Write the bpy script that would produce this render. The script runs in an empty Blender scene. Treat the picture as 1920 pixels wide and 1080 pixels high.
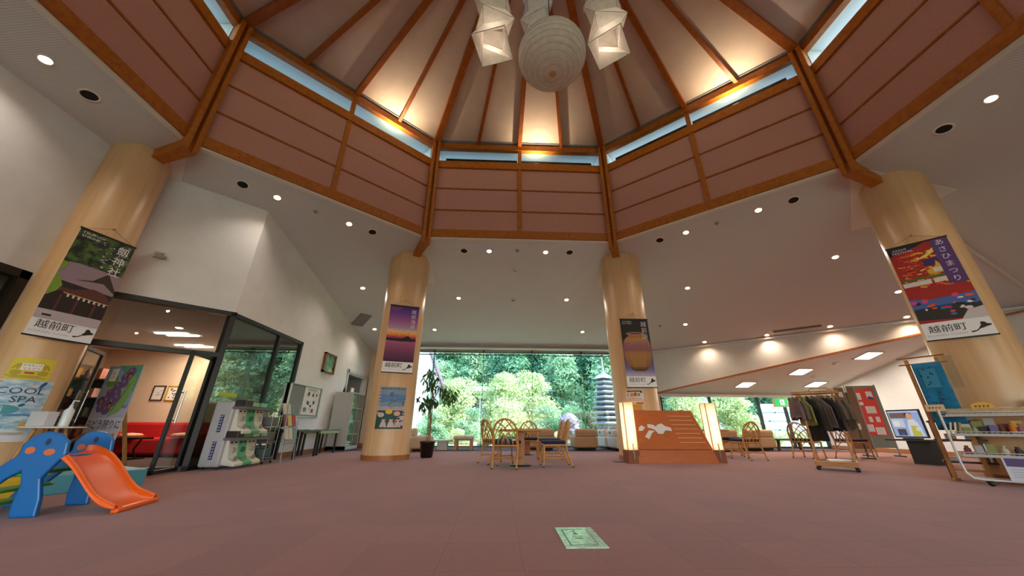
import bpy, math, random
from mathutils import Matrix, Vector
R = random.Random(7)
sc = bpy.context.scene
COL = sc.collection
PI = math.pi

# ------------------------------------------------------------------ camera, sky, sun, exposure
H = 0.75
cam = bpy.data.cameras.new('camera'); cam.sensor_width = 36; cam.lens = 12; cam.clip_end = 400; cam.clip_start = 0.02
camo = bpy.data.objects.new('camera', cam); COL.objects.link(camo)
_p, _r, _phi = math.radians(22.1), -0.005, 0.039
def _b(x, y, z):
    c, s = math.cos(_phi), math.sin(_phi)
    return Vector((x * c + y * s, -x * s + y * c, z))
_f = _b(0, math.cos(_p), math.sin(_p)); _u = _b(0, -math.sin(_p), math.cos(_p)); _rt = _b(1, 0, 0)
_rt2 = _rt * math.cos(_r) - _u * math.sin(_r); _u2 = _rt * math.sin(_r) + _u * math.cos(_r)
camo.matrix_world = Matrix(((_rt2.x, _u2.x, -_f.x, 0), (_rt2.y, _u2.y, -_f.y, 0), (_rt2.z, _u2.z, -_f.z, H), (0, 0, 0, 1)))
sc.camera = camo

w = bpy.data.worlds.new('sky'); sc.world = w; w.use_nodes = True
nt = w.node_tree; bg = nt.nodes['Background']
sky = nt.nodes.new('ShaderNodeTexSky'); sky.sky_type = 'NISHITA'; sky.sun_disc = False
sky.sun_elevation = math.radians(55); sky.sun_rotation = math.radians(120); sky.ozone_density = 1.2
nt.links.new(sky.outputs[0], bg.inputs[0]); bg.inputs[1].default_value = 1.35
sun = bpy.data.lights.new('sun', 'SUN'); sun.energy = 8.5; sun.angle = 0.01; sun.color = (1, .96, .9)
suno = bpy.data.objects.new('sun', sun); COL.objects.link(suno)
suno.rotation_euler = Vector((.62, -.30, .78)).to_track_quat('Z', 'Y').to_euler()

sc.view_settings.view_transform = 'Standard'; sc.view_settings.look = 'None'
sc.view_settings.gamma = 1; sc.view_settings.use_curve_mapping = False
sc.view_settings.exposure = 0.17
sc.cycles.max_bounces = 8; sc.cycles.diffuse_bounces = 5; sc.cycles.glossy_bounces = 3
sc.cycles.transmission_bounces = 4; sc.cycles.transparent_max_bounces = 12
sc.cycles.use_denoising = True; sc.cycles.caustics_reflective = False; sc.cycles.caustics_refractive = False
sc.cycles.sample_clamp_indirect = 6

# ------------------------------------------------------------------ materials
def lin(h):
    h = h.lstrip('#'); o = []
    for i in (0, 2, 4):
        c = int(h[i:i + 2], 16) / 255
        o.append(c / 12.92 if c <= .04045 else ((c + .055) / 1.055) ** 2.4)
    return (*o, 1)
_mats = {}
def mc(hexc, rough=.6, metal=0., spec=.5, emit=0.):
    k = (hexc, rough, metal, emit)
    if k in _mats: return _mats[k]
    m = bpy.data.materials.new('m_' + hexc.strip('#')); m.use_nodes = True
    b = m.node_tree.nodes['Principled BSDF']
    b.inputs['Base Color'].default_value = lin(hexc); b.inputs['Roughness'].default_value = rough
    b.inputs['Metallic'].default_value = metal
    if emit:
        b.inputs['Emission Color'].default_value = lin(hexc); b.inputs['Emission Strength'].default_value = emit
    m.diffuse_color = lin(hexc); _mats[k] = m
    return m
def nodes(name):
    m = bpy.data.materials.new(name); m.use_nodes = True
    t = m.node_tree; return m, t, t.nodes['Principled BSDF']
def N(t, typ, **kw):
    n = t.nodes.new(typ)
    for k, v in kw.items(): setattr(n, k, v)
    return n
def ramp(t, fac, stops):
    r = N(t, 'ShaderNodeValToRGB'); e = r.color_ramp.elements
    while len(e) < len(stops): e.new(.5)
    for i, (p, c) in enumerate(stops): e[i].position = p; e[i].color = lin(c)
    t.links.new(fac, r.inputs[0]); return r.outputs[0]
def noisemat(name, c1, c2, scale=(1, 1, 1), nscale=5, rough=.6, detail=3, bump=0., lo=.3, hi=.7, bscale=None, coord='Object', metal=0):
    m, t, b = nodes(name)
    tc = N(t, 'ShaderNodeTexCoord'); mp = N(t, 'ShaderNodeMapping'); mp.inputs['Scale'].default_value = scale
    t.links.new(tc.outputs[coord], mp.inputs[0])
    nz = N(t, 'ShaderNodeTexNoise'); nz.inputs['Scale'].default_value = nscale; nz.inputs['Detail'].default_value = detail
    t.links.new(mp.outputs[0], nz.inputs[0])
    t.links.new(ramp(t, nz.outputs[0], [(lo, c1), (hi, c2)]), b.inputs['Base Color'])
    b.inputs['Roughness'].default_value = rough; b.inputs['Metallic'].default_value = metal
    if bump:
        n2 = N(t, 'ShaderNodeTexNoise'); n2.inputs['Scale'].default_value = bscale or nscale * 8
        t.links.new(tc.outputs[coord], n2.inputs[0])
        bp = N(t, 'ShaderNodeBump'); bp.inputs['Strength'].default_value = bump; bp.inputs['Distance'].default_value = .01
        t.links.new(n2.outputs[0], bp.inputs['Height']); t.links.new(bp.outputs[0], b.inputs['Normal'])
    return m
WALL = noisemat('wall_plaster', '#d8d6d4', '#dfdddb', nscale=3, rough=.85, bump=.08, bscale=60)
CEIL = noisemat('ceiling_paint', '#dddfe7', '#e1e3eb', nscale=2, rough=.9)
PEACH = noisemat('peach_wall', '#dcc3a8', '#e2cbb2', nscale=2, rough=.85)
BEAM = noisemat('stained_timber', '#a2560c', '#b96c14', scale=(6, 6, 6), nscale=2, rough=.5, detail=4)
BEAMD = noisemat('stained_timber_rafter', '#924a0c', '#a95c12', scale=(4, 4, 4), nscale=2, rough=.5)
FABRIC = noisemat('rose_panel', '#c08672', '#c78e7a', nscale=40, rough=.9, bump=.1, bscale=300)
DOME = noisemat('dome_board', '#d9c9bb', '#dfd0c3', nscale=3, rough=.85, bump=.05, bscale=50)
MAPLE = noisemat('maple_veneer', '#cfa476', '#dab386', scale=(9, 9, .5), nscale=1.6, rough=.38, detail=4)
BASEW = noisemat('base_trim_wood', '#9a5a2c', '#a96835', scale=(5, 5, 2), nscale=2, rough=.5)
OAK = noisemat('oak_wood', '#a9713a', '#bd8449', scale=(3, 3, 12), nscale=2, rough=.45)
ORANGEW = noisemat('orange_board', '#aa520a', '#b65b0e', scale=(2, 10, 10), nscale=2, rough=.5)
DARKW = noisemat('dark_wood', '#3a2416', '#4a3020', nscale=5, rough=.5)
RATTAN = noisemat('rattan_cane', '#b5742f', '#cf9148', scale=(8, 8, 8), nscale=3, rough=.42)
NAVY = noisemat('navy_cloth', '#101c38', '#182649', nscale=60, rough=.9)
TAN = noisemat('tan_upholstery', '#b08a63', '#b99470', nscale=40, rough=.8, bump=.1)
CREAM = noisemat('cream_upholstery', '#cfc7ba', '#d8d1c5', nscale=40, rough=.85)
FRAME = mc('#17120f', .45); WHITEM = mc('#d8d6d2', .4); CHROME = mc('#b8b8b8', .25, 1.); BLACK = mc('#0c0c0c', .5)
PAPER = mc('#e9e6df', .7); GREYM = mc('#8d8a88', .45)
STONE = noisemat('garden_stone', '#777a80', '#a4a6aa', nscale=6, rough=.9, bump=.4, bscale=20)
SHOJI = noisemat('lamp_paper', '#d8cdb4', '#e3dac4', nscale=9, rough=.8)

def glassmat(name, tint, base=.04, rough=0.0):
    m, t, b = nodes(name); t.nodes.remove(b); out = t.nodes['Material Output']
    ge = N(t, 'ShaderNodeNewGeometry'); dp = N(t, 'ShaderNodeVectorMath', operation='DOT_PRODUCT')
    t.links.new(ge.outputs['Normal'], dp.inputs[0]); t.links.new(ge.outputs['Incoming'], dp.inputs[1])
    ab = N(t, 'ShaderNodeMath', operation='ABSOLUTE'); t.links.new(dp.outputs['Value'], ab.inputs[0])
    om = N(t, 'ShaderNodeMath', operation='SUBTRACT'); om.inputs[0].default_value = 1; t.links.new(ab.outputs[0], om.inputs[1])
    pw = N(t, 'ShaderNodeMath', operation='POWER'); pw.inputs[1].default_value = 5; t.links.new(om.outputs[0], pw.inputs[0])
    fr = N(t, 'ShaderNodeMath', operation='MULTIPLY_ADD'); fr.inputs[1].default_value = 1 - base; fr.inputs[2].default_value = base; t.links.new(pw.outputs[0], fr.inputs[0])
    tr = N(t, 'ShaderNodeBsdfTransparent'); tr.inputs[0].default_value = lin(tint)
    gl = N(t, 'ShaderNodeBsdfGlossy'); gl.inputs['Roughness'].default_value = rough
    mx = N(t, 'ShaderNodeMixShader')
    t.links.new(fr.outputs[0], mx.inputs[0]); t.links.new(tr.outputs[0], mx.inputs[1]); t.links.new(gl.outputs[0], mx.inputs[2])
    t.links.new(mx.outputs[0], out.inputs[0]); return m
GLASS = glassmat('window_glass', '#f2f8f5'); GLASSW = glassmat('garden_glass', '#f4f9f6', .012); GLASSR = glassmat('reflective_glass', '#98a39b', .26); GLASSF = glassmat('glass_fin', '#a8d0c2'); CLEAR = glassmat('clear_plastic', '#eef2f2')

def ribmat():
    m, t, b = nodes('ribbed_ceiling')
    uv = N(t, 'ShaderNodeUVMap'); sx = N(t, 'ShaderNodeSeparateXYZ'); t.links.new(uv.outputs[0], sx.inputs[0])
    mu = N(t, 'ShaderNodeMath', operation='MULTIPLY'); mu.inputs[1].default_value = 1 / .03; t.links.new(sx.outputs[0], mu.inputs[0])
    fr = N(t, 'ShaderNodeMath', operation='FRACT'); t.links.new(mu.outputs[0], fr.inputs[0])
    c = ramp(t, fr.outputs[0], [(.0, '#dcdde3'), (.62, '#dcdde3'), (.72, '#c6c5ca'), (.92, '#c6c5ca'), (1., '#dcdde3')])
    t.links.new(c, b.inputs['Base Color']); b.inputs['Roughness'].default_value = .9
    return m
RIB = ribmat()

def carpetmat(name, c1, c2):
    m, t, b = nodes(name)
    tc = N(t, 'ShaderNodeTexCoord'); nz = N(t, 'ShaderNodeTexNoise'); nz.inputs['Scale'].default_value = 90; nz.inputs['Detail'].default_value = 2
    t.links.new(tc.outputs['Object'], nz.inputs[0])
    oi = N(t, 'ShaderNodeObjectInfo')
    n2 = N(t, 'ShaderNodeTexNoise'); n2.inputs['Scale'].default_value = .35
    geo = N(t, 'ShaderNodeNewGeometry'); t.links.new(geo.outputs['Position'], n2.inputs[0])
    ad = N(t, 'ShaderNodeMath', operation='MULTIPLY_ADD'); ad.inputs[1].default_value = .22; t.links.new(oi.outputs['Random'], ad.inputs[0])
    a2 = N(t, 'ShaderNodeMath', operation='MULTIPLY'); a2.inputs[1].default_value = .6; t.links.new(nz.outputs[0], a2.inputs[0])
    t.links.new(a2.outputs[0], ad.inputs[2])
    t.links.new(ramp(t, ad.outputs[0], [(.25, c1), (.75, c2)]), b.inputs['Base Color'])
    b.inputs['Roughness'].default_value = .95; b.inputs['Sheen Weight'].default_value = .15
    bp = N(t, 'ShaderNodeBump'); bp.inputs['Strength'].default_value = .25; bp.inputs['Distance'].default_value = .004
    t.links.new(nz.outputs[0], bp.inputs['Height']); t.links.new(bp.outputs[0], b.inputs['Normal'])
    return m
CARPET = carpetmat('rose_carpet', '#7c4230', '#8f503c')

def leafmat(name, c1, c2, tl=.4):
    m, t, b = nodes(name); out = t.nodes['Material Output']; t.nodes.remove(b)
    geo = N(t, 'ShaderNodeNewGeometry'); nz = N(t, 'ShaderNodeTexNoise'); nz.inputs['Scale'].default_value = 1.3; nz.inputs['Detail'].default_value = 4
    t.links.new(geo.outputs['Position'], nz.inputs[0])
    c = ramp(t, nz.outputs[0], [(.32, c1), (.68, c2)])
    d = N(t, 'ShaderNodeBsdfDiffuse'); tr = N(t, 'ShaderNodeBsdfTranslucent'); gl = N(t, 'ShaderNodeBsdfGlossy'); gl.inputs['Roughness'].default_value = .45
    mx = N(t, 'ShaderNodeMixShader'); mx.inputs[0].default_value = tl
    m2 = N(t, 'ShaderNodeMixShader'); m2.inputs[0].default_value = .06
    t.links.new(c, d.inputs[0]); t.links.new(c, tr.inputs[0])
    t.links.new(d.outputs[0], mx.inputs[1]); t.links.new(tr.outputs[0], mx.inputs[2])
    t.links.new(mx.outputs[0], m2.inputs[1]); t.links.new(gl.outputs[0], m2.inputs[2]); t.links.new(m2.outputs[0], out.inputs[0])
    return m
LEAF_Y = leafmat('leaf_lime', '#9dbb74', '#e2e6b4'); LEAF_G = leafmat('leaf_green', '#5c9870', '#b4d4a4')
LEAF_D = leafmat('leaf_deep', '#37775a', '#74ad82'); LEAF_P = leafmat('leaf_house', '#2d5a22', '#4d7d30', .25)
BARK = noisemat('bark', '#4e3d2e', '#6a5643', nscale=8, rough=.9, bump=.4)

# ------------------------------------------------------------------ mesh helpers
class MB:
    def __init__(s): s.v = []; s.f = []; s.mi = []; s.sm = []; s.M = Matrix.Identity(4); s.xf = None; s.uv = None
    def add(s, vs, fs, mi=0, smooth=False):
        o = len(s.v)
        for p in vs:
            q = s.M @ Vector(p)
            s.v.append(s.xf(q) if s.xf else q)
        for f in fs: s.f.append([o + i for i in f]); s.mi.append(mi); s.sm.append(smooth)
    def box(s, c, d, rot=None, mi=0):
        x, y, z = d[0] / 2, d[1] / 2, d[2] / 2
        vs = [Vector(p) for p in ((-x, -y, -z), (x, -y, -z), (x, y, -z), (-x, y, -z), (-x, -y, z), (x, -y, z), (x, y, z), (-x, y, z))]
        if rot is not None: vs = [rot @ p for p in vs]
        s.add([p + Vector(c) for p in vs], [(0, 3, 2, 1), (4, 5, 6, 7), (0, 1, 5, 4), (1, 2, 6, 5), (2, 3, 7, 6), (3, 0, 4, 7)], mi)
    def bar(s, a, b, wd, ht, mi=0, up=(0, 0, 1)):
        a, b = Vector(a), Vector(b); d = (b - a); L = d.length; d.normalize(); u = Vector(up)
        x = d.cross(u)
        if x.length < 1e-4: x = d.cross(Vector((0, 1, 0)))
        x.normalize(); u = x.cross(d)
        rot = Matrix((x, d, u)).transposed()
        s.box((a + b) / 2, (wd, L, ht), rot, mi)
    def prism(s, poly, z0, z1, mi=0):
        n = len(poly); vs = [(x, y, z0) for x, y in poly] + [(x, y, z1) for x, y in poly]
        s.add(vs, [list(range(n))[::-1], list(range(n, 2 * n))] + [(i, (i + 1) % n, n + (i + 1) % n, n + i) for i in range(n)], mi)
    def poly(s, pts, z=0., mi=0): s.add([(x, y, z) for x, y in pts], [list(range(len(pts)))], mi)
    def rect(s, x0, y0, x1, y1, z=0., mi=0, n=1):
        for i in range(n):
            a = x0 + (x1 - x0) * i / n; b = x0 + (x1 - x0) * (i + 1) / n
            s.add([(a, y0, z), (b, y0, z), (b, y1, z), (a, y1, z)], [(0, 1, 2, 3)], mi)
    def ell(s, cx, cy, rx, ry, z=0., mi=0, n=14, rot=0):
        c, q = math.cos(rot), math.sin(rot); pts = []
        for i in range(n):
            a = 2 * PI * i / n; x, y = rx * math.cos(a), ry * math.sin(a)
            pts.append((cx + x * c - y * q, cy + x * q + y * c))
        s.poly(pts, z, mi)
    def line(s, pts, wd, z=0., mi=0):
        for (x0, y0), (x1, y1) in zip(pts, pts[1:]):
            dx, dy = x1 - x0, y1 - y0; L = math.hypot(dx, dy) or 1; nx, ny = -dy / L * wd / 2, dx / L * wd / 2
            s.add([(x0 - nx, y0 - ny, z), (x1 - nx, y1 - ny, z), (x1 + nx, y1 + ny, z), (x0 + nx, y0 + ny, z)], [(0, 1, 2, 3)], mi)
    def tube(s, pts, r, n=8, mi=0, closed=False, smooth=True):
        P = [Vector(p) for p in pts]; k = len(P); rs = r if isinstance(r, (list, tuple)) else [r] * k
        T = []
        for i in range(k):
            a = P[i - 1] if (i > 0 or closed) else P[i]; b = P[(i + 1) % k] if (i < k - 1 or closed) else P[i]
            T.append((b - a).normalized())
        u = T[0].orthogonal().normalized(); vs = []
        for i in range(k):
            u = (u - T[i] * u.dot(T[i]))
            if u.length < 1e-6: u = T[i].orthogonal()
            u.normalize(); w_ = T[i].cross(u)
            for j in range(n):
                a = 2 * PI * j / n; vs.append(P[i] + (u * math.cos(a) + w_ * math.sin(a)) * rs[i])
        fs = []
        for i in range(k if closed else k - 1):
            for j in range(n):
                i2 = (i + 1) % k
                fs.append((i * n + j, i * n + (j + 1) % n, i2 * n + (j + 1) % n, i2 * n + j))
        s.add(vs, fs, mi, smooth)
        if not closed:
            s.add(vs[:n], [list(range(n))[::-1]], mi); s.add(vs[-n:], [list(range(n))], mi)
    def lathe(s, prof, n=24, mi=0, smooth=True, c=(0, 0, 0)):
        vs = []; fs = []
        for r, z in prof:
            for j in range(n):
                a = 2 * PI * j / n; vs.append((c[0] + r * math.cos(a), c[1] + r * math.sin(a), c[2] + z))
        for i in range(len(prof) - 1):
            for j in range(n): fs.append((i * n + j, i * n + (j + 1) % n, (i + 1) * n + (j + 1) % n, (i + 1) * n + j))
        s.add(vs, fs, mi, smooth)
        for i, rev in ((0, True), (len(prof) - 1, False)):
            if prof[i][0] > 1e-4:
                o = list(range(i * n, i * n + n)); s.add(vs[i * n:i * n + n], [list(range(n))[::-1] if rev else list(range(n))], mi)
    def text(s, body, size, x, y, z=0., mi=0, align='CENTER', rot=0, sx=1):
        vs, fs = textgeo(body, align); c, q = math.cos(rot), math.sin(rot)
        s.add([(x + (a * size * sx) * c - b * size * q, y + a * size * sx * q + b * size * c, z) for a, b in vs], fs, mi)
    def vtext(s, body, size, x, y, z=0., mi=0, step=1.08):
        for i, ch in enumerate(body): s.text(ch, size, x, y - i * size * step, z, mi)
    def build(s, name, mats, parent=None, loc=None, bevel=0, kind=None):
        me = bpy.data.meshes.new(name); me.from_pydata([tuple(p) for p in s.v], [], s.f)
        if not isinstance(mats, (list, tuple)): mats = [mats]
        for m in mats: me.materials.append(m)
        me.polygons.foreach_set('material_index', s.mi); me.polygons.foreach_set('use_smooth', s.sm)
        if s.uv:
            l = me.uv_layers.new(name='UVMap')
            for lp in me.loops: l.data[lp.index].uv = s.uv[lp.vertex_index]
        me.update()
        o = bpy.data.objects.new(name, me); COL.objects.link(o)
        if parent: o.parent = parent
        if loc: o.location = loc
        if bevel:
            b = o.modifiers.new('bevel', 'BEVEL'); b.width = bevel; b.segments = 2; b.limit_method = 'ANGLE'
        if kind is None and len(s.f) > 3 and (name.endswith('_print') or name in ('print', 'sky_flecks', 'jar_detail', 'label_text')): kind = 'stuff'
        if kind: o['kind'] = kind
        return o
_tc = {}
def textgeo(body, align):
    k = (body, align)
    if k not in _tc:
        c = bpy.data.curves.new('t', 'FONT'); c.body = body; c.align_x = align; c.align_y = 'CENTER'; c.resolution_u = 2
        o = bpy.data.objects.new('t', c); COL.objects.link(o)
        me = bpy.data.meshes.new_from_object(o.evaluated_get(bpy.context.evaluated_depsgraph_get()))
        _tc[k] = ([(v.co.x, v.co.y) for v in me.vertices], [list(p.vertices) for p in me.polygons])
        bpy.data.objects.remove(o); bpy.data.curves.remove(c); bpy.data.meshes.remove(me)
    return _tc[k]
def tag(o, label, cat=None, group=None, kind=None):
    o['label'] = label
    if cat: o['category'] = cat
    if group: o['group'] = group
    if kind: o['kind'] = kind
    return o
def thing(name, label, cat, loc=(0, 0, 0), rz=0, group=None, kind=None, M=None):
    o = bpy.data.objects.new(name, None); COL.objects.link(o); o.empty_display_size = .1
    if M is not None: o.matrix_world = M
    else: o.location = loc; o.rotation_euler = (0, 0, rz)
    return tag(o, label, cat, group, kind)
CS = 1.07
def dup(src, loc, rz, label):
    def cp(o, par):
        c = o.copy(); COL.objects.link(c); c.parent = par
        for ch in list(kids.get(o, [])): cp(ch, c)
        return c
    kids = {}
    for o in list(COL.objects):
        if o.parent: kids.setdefault(o.parent, []).append(o)
    r = cp(src, None); r.location = loc; r.rotation_euler = (0, 0, rz); r['label'] = label
    return r
def face(P, n):      # local x = right as seen by a viewer facing the surface, y = up, z = out of the surface
    n = Vector(n).normalized(); up = Vector((0, 0, 1)); x = up.cross(n).normalized(); y = n.cross(x)
    return Matrix(((x.x, y.x, n.x, P[0]), (x.y, y.y, n.y, P[1]), (x.z, y.z, n.z, P[2]), (0, 0, 0, 1)))
def one(name, label, cat, mb, mats, group=None, bevel=0, kind=None, loc=None):
    o = mb.build(name, mats, bevel=bevel, loc=loc); return tag(o, label, cat, group, kind)
def slab(mb, pts, th, mi=0):   # planar polygon (3D), thickened along its normal upward
    P = [Vector(p) for p in pts]; n = (P[1] - P[0]).cross(P[2] - P[0]).normalized()
    if n.z < 0: n = -n
    k = len(P); mb.add(P + [p + n * th for p in P], [list(range(k))[::-1], list(range(k, 2 * k))] + [(i, (i + 1) % k, k + (i + 1) % k, k + i) for i in range(k)], mi)

# ------------------------------------------------------------------ plan of the hall
K, KS, Z0 = .282, .262, 5.67
B_, C_, D_, D2, C2, B2, A2, A_ = [Vector(p) for p in ((-2.117, 8.46), (3.229, 8.46), (7.012, 5.17), (7.012, .33), (3.229, -2.96), (-2.117, -2.96), (-5.9, .33), (-5.9, 5.17))]
RING = [B_, C_, D_, D2, C2, B2, A2, A_]
XC, YC = .556, 2.75
def side(i):
    P, Q = RING[i], RING[(i + 1) % 8]; L = (Q - P).length; t = (Q - P) / L; n = Vector((-t.y, t.x))
    return P, Q, L, t, n
def S(i, s, d, z):
    P, Q, L, t, n = side(i); q = P + t * s + n * d; return (q.x, q.y, z)
def cz(i, x, y):
    P, Q, L, t, n = side(i); k = KS if i in (2, 6) else K
    return Z0 - k * (Vector((x, y)) - P).dot(n)
tl = (B_ - A_).normalized(); nl = Vector((-tl.y, tl.x)); nr = Vector((-nl.x, nl.y)); tr = Vector((tl.x, -tl.y))

# floor ---------------------------------------------------------------
fl = MB(); fl.box((2.5, 3, -.1), (36, 25.9, .19)); floor = one('floor', 'rose brown carpet tile floor of the whole hall', None, fl, mc('#4a2f28', .95), kind='structure')
tile_me = None; rest = MB(); cand = []
for ix in range(-26, 28):
    for iy in range(-6, 25):
        x, y = .17 + ix * .5 + .25, -.135 + iy * .5 + .25
        if x < -5.7 or x > 13.4 or y > 14.8 or y < -2.5: continue
        cand.append((math.hypot(x, y - 0.) + (30 if (y < 1.7 or abs(math.atan2(x - .04 * y, y)) > .98) else 0), x, y))
cand.sort()
for k, (d, x, y) in enumerate(cand):
    if k < 300:
        if tile_me is None:
            b = MB(); e = .2498; b.add([(-e, -e, 0), (e, -e, 0), (e, e, 0), (-e, e, 0), (-e + .0005, -e + .0005, .006), (e - .0005, -e + .0005, .006), (e - .0005, e - .0005, .006), (-e + .0005, e - .0005, .006)],
                          [(4, 5, 6, 7), (0, 1, 5, 4), (1, 2, 6, 5), (2, 3, 7, 6), (3, 0, 4, 7)])
            o = b.build('carpet_tile', CARPET, floor); tile_me = o.data
        else:
            o = bpy.data.objects.new('carpet_tile', tile_me); COL.objects.link(o); o.parent = floor
        o.location = (x, y, -.005)
    else:
        e = .2492; rest.add([(x - e, y - e, .001), (x + e, y - e, .001), (x + e, y + e, .001), (x - e, y + e, .001)], [(0, 1, 2, 3)])
rest.build('carpet_tiling', CARPET, floor, kind='stuff')

# ceilings ------------------------------------------------------------
def ceil(name, i, pts, mat, label):
    P, Q, L, t, n = side(i); mb = MB()
    slab(mb, [(x, y, cz(i, x, y)) for x, y in pts], .12)
    mb.uv = [((Vector((v.x, v.y)) - P).dot(t), (Vector((v.x, v.y)) - P).dot(n)) for v in mb.v]
    return one(name, label, None, mb, mat, kind='structure')
c0 = ceil('ceiling', 0, [B_, C_, (5.63, 14.95), (-4.52, 14.95)], CEIL, 'sloping white ceiling between the two middle columns and the garden window')
c1 = ceil('ceiling', 1, [C_, D_, (14.22, 7.776), (6.0, 14.95), (5.63, 14.95)], RIB, 'ribbed sloping ceiling above the right seating corner')
c7 = ceil('ceiling', 7, [A_, B_, (-4.52, 14.95), (-5.46, 14.95), (-5.46, 6.9), (-7.05, 5.585)], RIB, 'ribbed sloping ceiling above the glazed lounge door')
c2 = ceil('ceiling', 2, [D_, D2, (14.7, -2.6), (14.7, 7.4), (14.22, 7.776)], RIB, 'ribbed sloping ceiling right of the atrium')
c6 = ceil('ceiling', 6, [A2, A_, (-7.05, 5.585), (-7.05, -.1)], RIB, 'narrow ribbed ceiling strip left of the atrium')
ceil('ceiling', 4, [C2, B2, (-4.52, -9.4), (5.63, -9.4)], CEIL, 'sloping ceiling behind the atrium')
ceil('ceiling', 3, [D2, C2, (5.63, -9.4), (14.7, -9.4), (14.7, -2.6)], RIB, 'sloping ceiling behind right of the atrium')
ceil('ceiling', 5, [B2, A2, (-7.05, -.1), (-7.05, -9.4), (-4.52, -9.4)], RIB, 'sloping ceiling behind left of the atrium')
# plain wedge panels around the column heads + white edge strips
for i, par, e in ((0, c0, 0), (0, c0, 1), (1, c1, 0), (1, c1, 1), (7, c7, 1), (7, c7, 0), (2, c2, 0)):
    P, Q, L, t, n = side(i); s0 = 0 if e == 0 else L; j = (i + 7) % 8 if e == 0 else (i + 1) % 8
    n2 = side(j)[4]; hb = (n + n2).normalized()
    pts = []
    for d, h in ((.25, 0), (2.0, 0), (2.0, 1), (.25, 1)):
        q = (P if e == 0 else Q) + (n * d if not h else hb * (d / hb.dot(n)) * .995)
        pts.append((q.x, q.y, cz(i, q.x, q.y) - .012))
    mb = MB(); slab(mb, pts, .01); mb.build('plain_panel', mc('#ece9e6', .8), par)
for i, par in ((0, c0), (1, c1), (7, c7), (2, c2), (6, c6)):
    P, Q, L, t, n = side(i); mb = MB(); q = [S(i, .1, -.02, Z0), S(i, L - .1, -.02, Z0), S(i, L - .1, .06, Z0 - .02), S(i, .1, .06, Z0 - .02)]
    slab(mb, [(x, y, z - .02) for x, y, z in q], .05); mb.build('edge_strip', mc('#e6e2da', .7), par)
mb = MB(); mb.bar((7.9, 5.49, 5.67 - .24 - .03), (14.22, 7.776, 3.78), .05, .04); mb.build('hip_strip', mc('#e0dcd4', .7), c2)

# walls ---------------------------------------------------------------
def vwall(name, label, p0, p1, zt0, zt1, th, mat, holes=(), z0=0, kind='structure', inward=1):
    """vertical wall from plan point p0 to p1 (seen with p0 on the left), holes = (s0, s1, z0, z1) rectangles; z top linear"""
    p0, p1 = Vector(p0), Vector(p1); L = (p1 - p0).length; t = (p1 - p0) / L; n = Vector((-t.y, t.x))
    mb = MB(); cuts = sorted({0., L, *[h[0] for h in holes], *[h[1] for h in holes]})
    top = lambda s: zt0 + (zt1 - zt0) * s / L
    def blk(s0, s1, za0, za1, zb0, zb1):
        a, b = p0 + t * s0, p0 + t * s1; a2, b2 = a + n * th, b + n * th
        mb.add([(a.x, a.y, za0), (b.x, b.y, za1), (b2.x, b2.y, za1), (a2.x, a2.y, za0), (a.x, a.y, zb0), (b.x, b.y, zb1), (b2.x, b2.y, zb1), (a2.x, a2.y, zb0)],
               [(0, 3, 2, 1), (4, 5, 6, 7), (0, 1, 5, 4), (1, 2, 6, 5), (2, 3, 7, 6), (3, 0, 4, 7)])
    for s0, s1 in zip(cuts, cuts[1:]):
        sm = (s0 + s1) / 2; hs = sorted([(h[2], h[3]) for h in holes if h[0] <= sm <= h[1]]); z = z0
        for a, b in hs:
            if a > z + 1e-3: blk(s0, s1, z, z, a, a)
            z = b
        blk(s0, s1, z, z, top(s0), top(s1))
    return one(name, label, None, mb, mat, kind=kind)
TOPX = .1
wl = vwall('wall_left', 'cream wall with glass corner and framed picture', (-5.43, 6.93), (-5.43, 14.95), 5.37 + TOPX, 3.75 + TOPX, .12, WALL, holes=((0, 2.68, 0, 2.88), (6.0, 7.6, 0, 2.5)))
pd0 = B_ + nl * 1.02 - tl * 5.59; pd1 = B_ + nl * 1.02 - tl * 3.50
wd = vwall('wall_door', 'white wall above the glazed lounge doors', pd0, pd1, 5.39 + TOPX, 5.39 + TOPX, .12, WALL, holes=((.25, 2.09, 0, 2.88),))
wn = vwall('wall_left_near', 'white wall above black framed window behind left column', (-7.0, -.2), (-7.0, 5.2), 5.5, 5.5, .12, WALL, holes=((1.7, 5.12, 0, 2.83),))
vwall('wall_left_rear', 'white wall left of the camera', (-7.0, -9.4), (-7.0, -.2), 3.2, 5.5, .12, WALL)
vwall('wall_back', 'unseen wall behind the camera with wide openings added for sky fill', (14.7, -9.3), (-7.0, -9.3), 2.6, 3.9, .15, WALL, holes=((1.0, 7.5, .1, 2.4), (8.0, 15.2, .0, 3.5), (15.6, 21.2, .1, 3.3)))  # unseen openings, made wide so sky light fills the hall
vwall('wall_right', 'white wall at the far right of the hall', (14.6, 7.45), (14.6, -9.4), 3.75, 3.75, .15, WALL)
fp0 = C_ + nr * 6.7 - tr * 2.13; fp1 = C_ + nr * 6.7 + tr * 9.3
lowz = lambda y: 2.06 + .249 * (14.36 - y)
mb = MB(); th = nr * .12
a, b = fp0, fp1
mb.add([(a.x, a.y, lowz(a.y)), (b.x, b.y, lowz(b.y)), (b.x + th.x, b.y + th.y, lowz(b.y)), (a.x + th.x, a.y + th.y, lowz(a.y)),
        (a.x, a.y, 3.95), (b.x, b.y, 3.95), (b.x + th.x, b.y + th.y, 3.95), (a.x + th.x, a.y + th.y, 3.95)],
       [(0, 3, 2, 1), (4, 5, 6, 7), (0, 1, 5, 4), (1, 2, 6, 5), (2, 3, 7, 6), (3, 0, 4, 7)])
wf = one('wall_fascia', 'long white fascia wall washed by five downlights on the right', None, mb, WALL, kind='structure')
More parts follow.
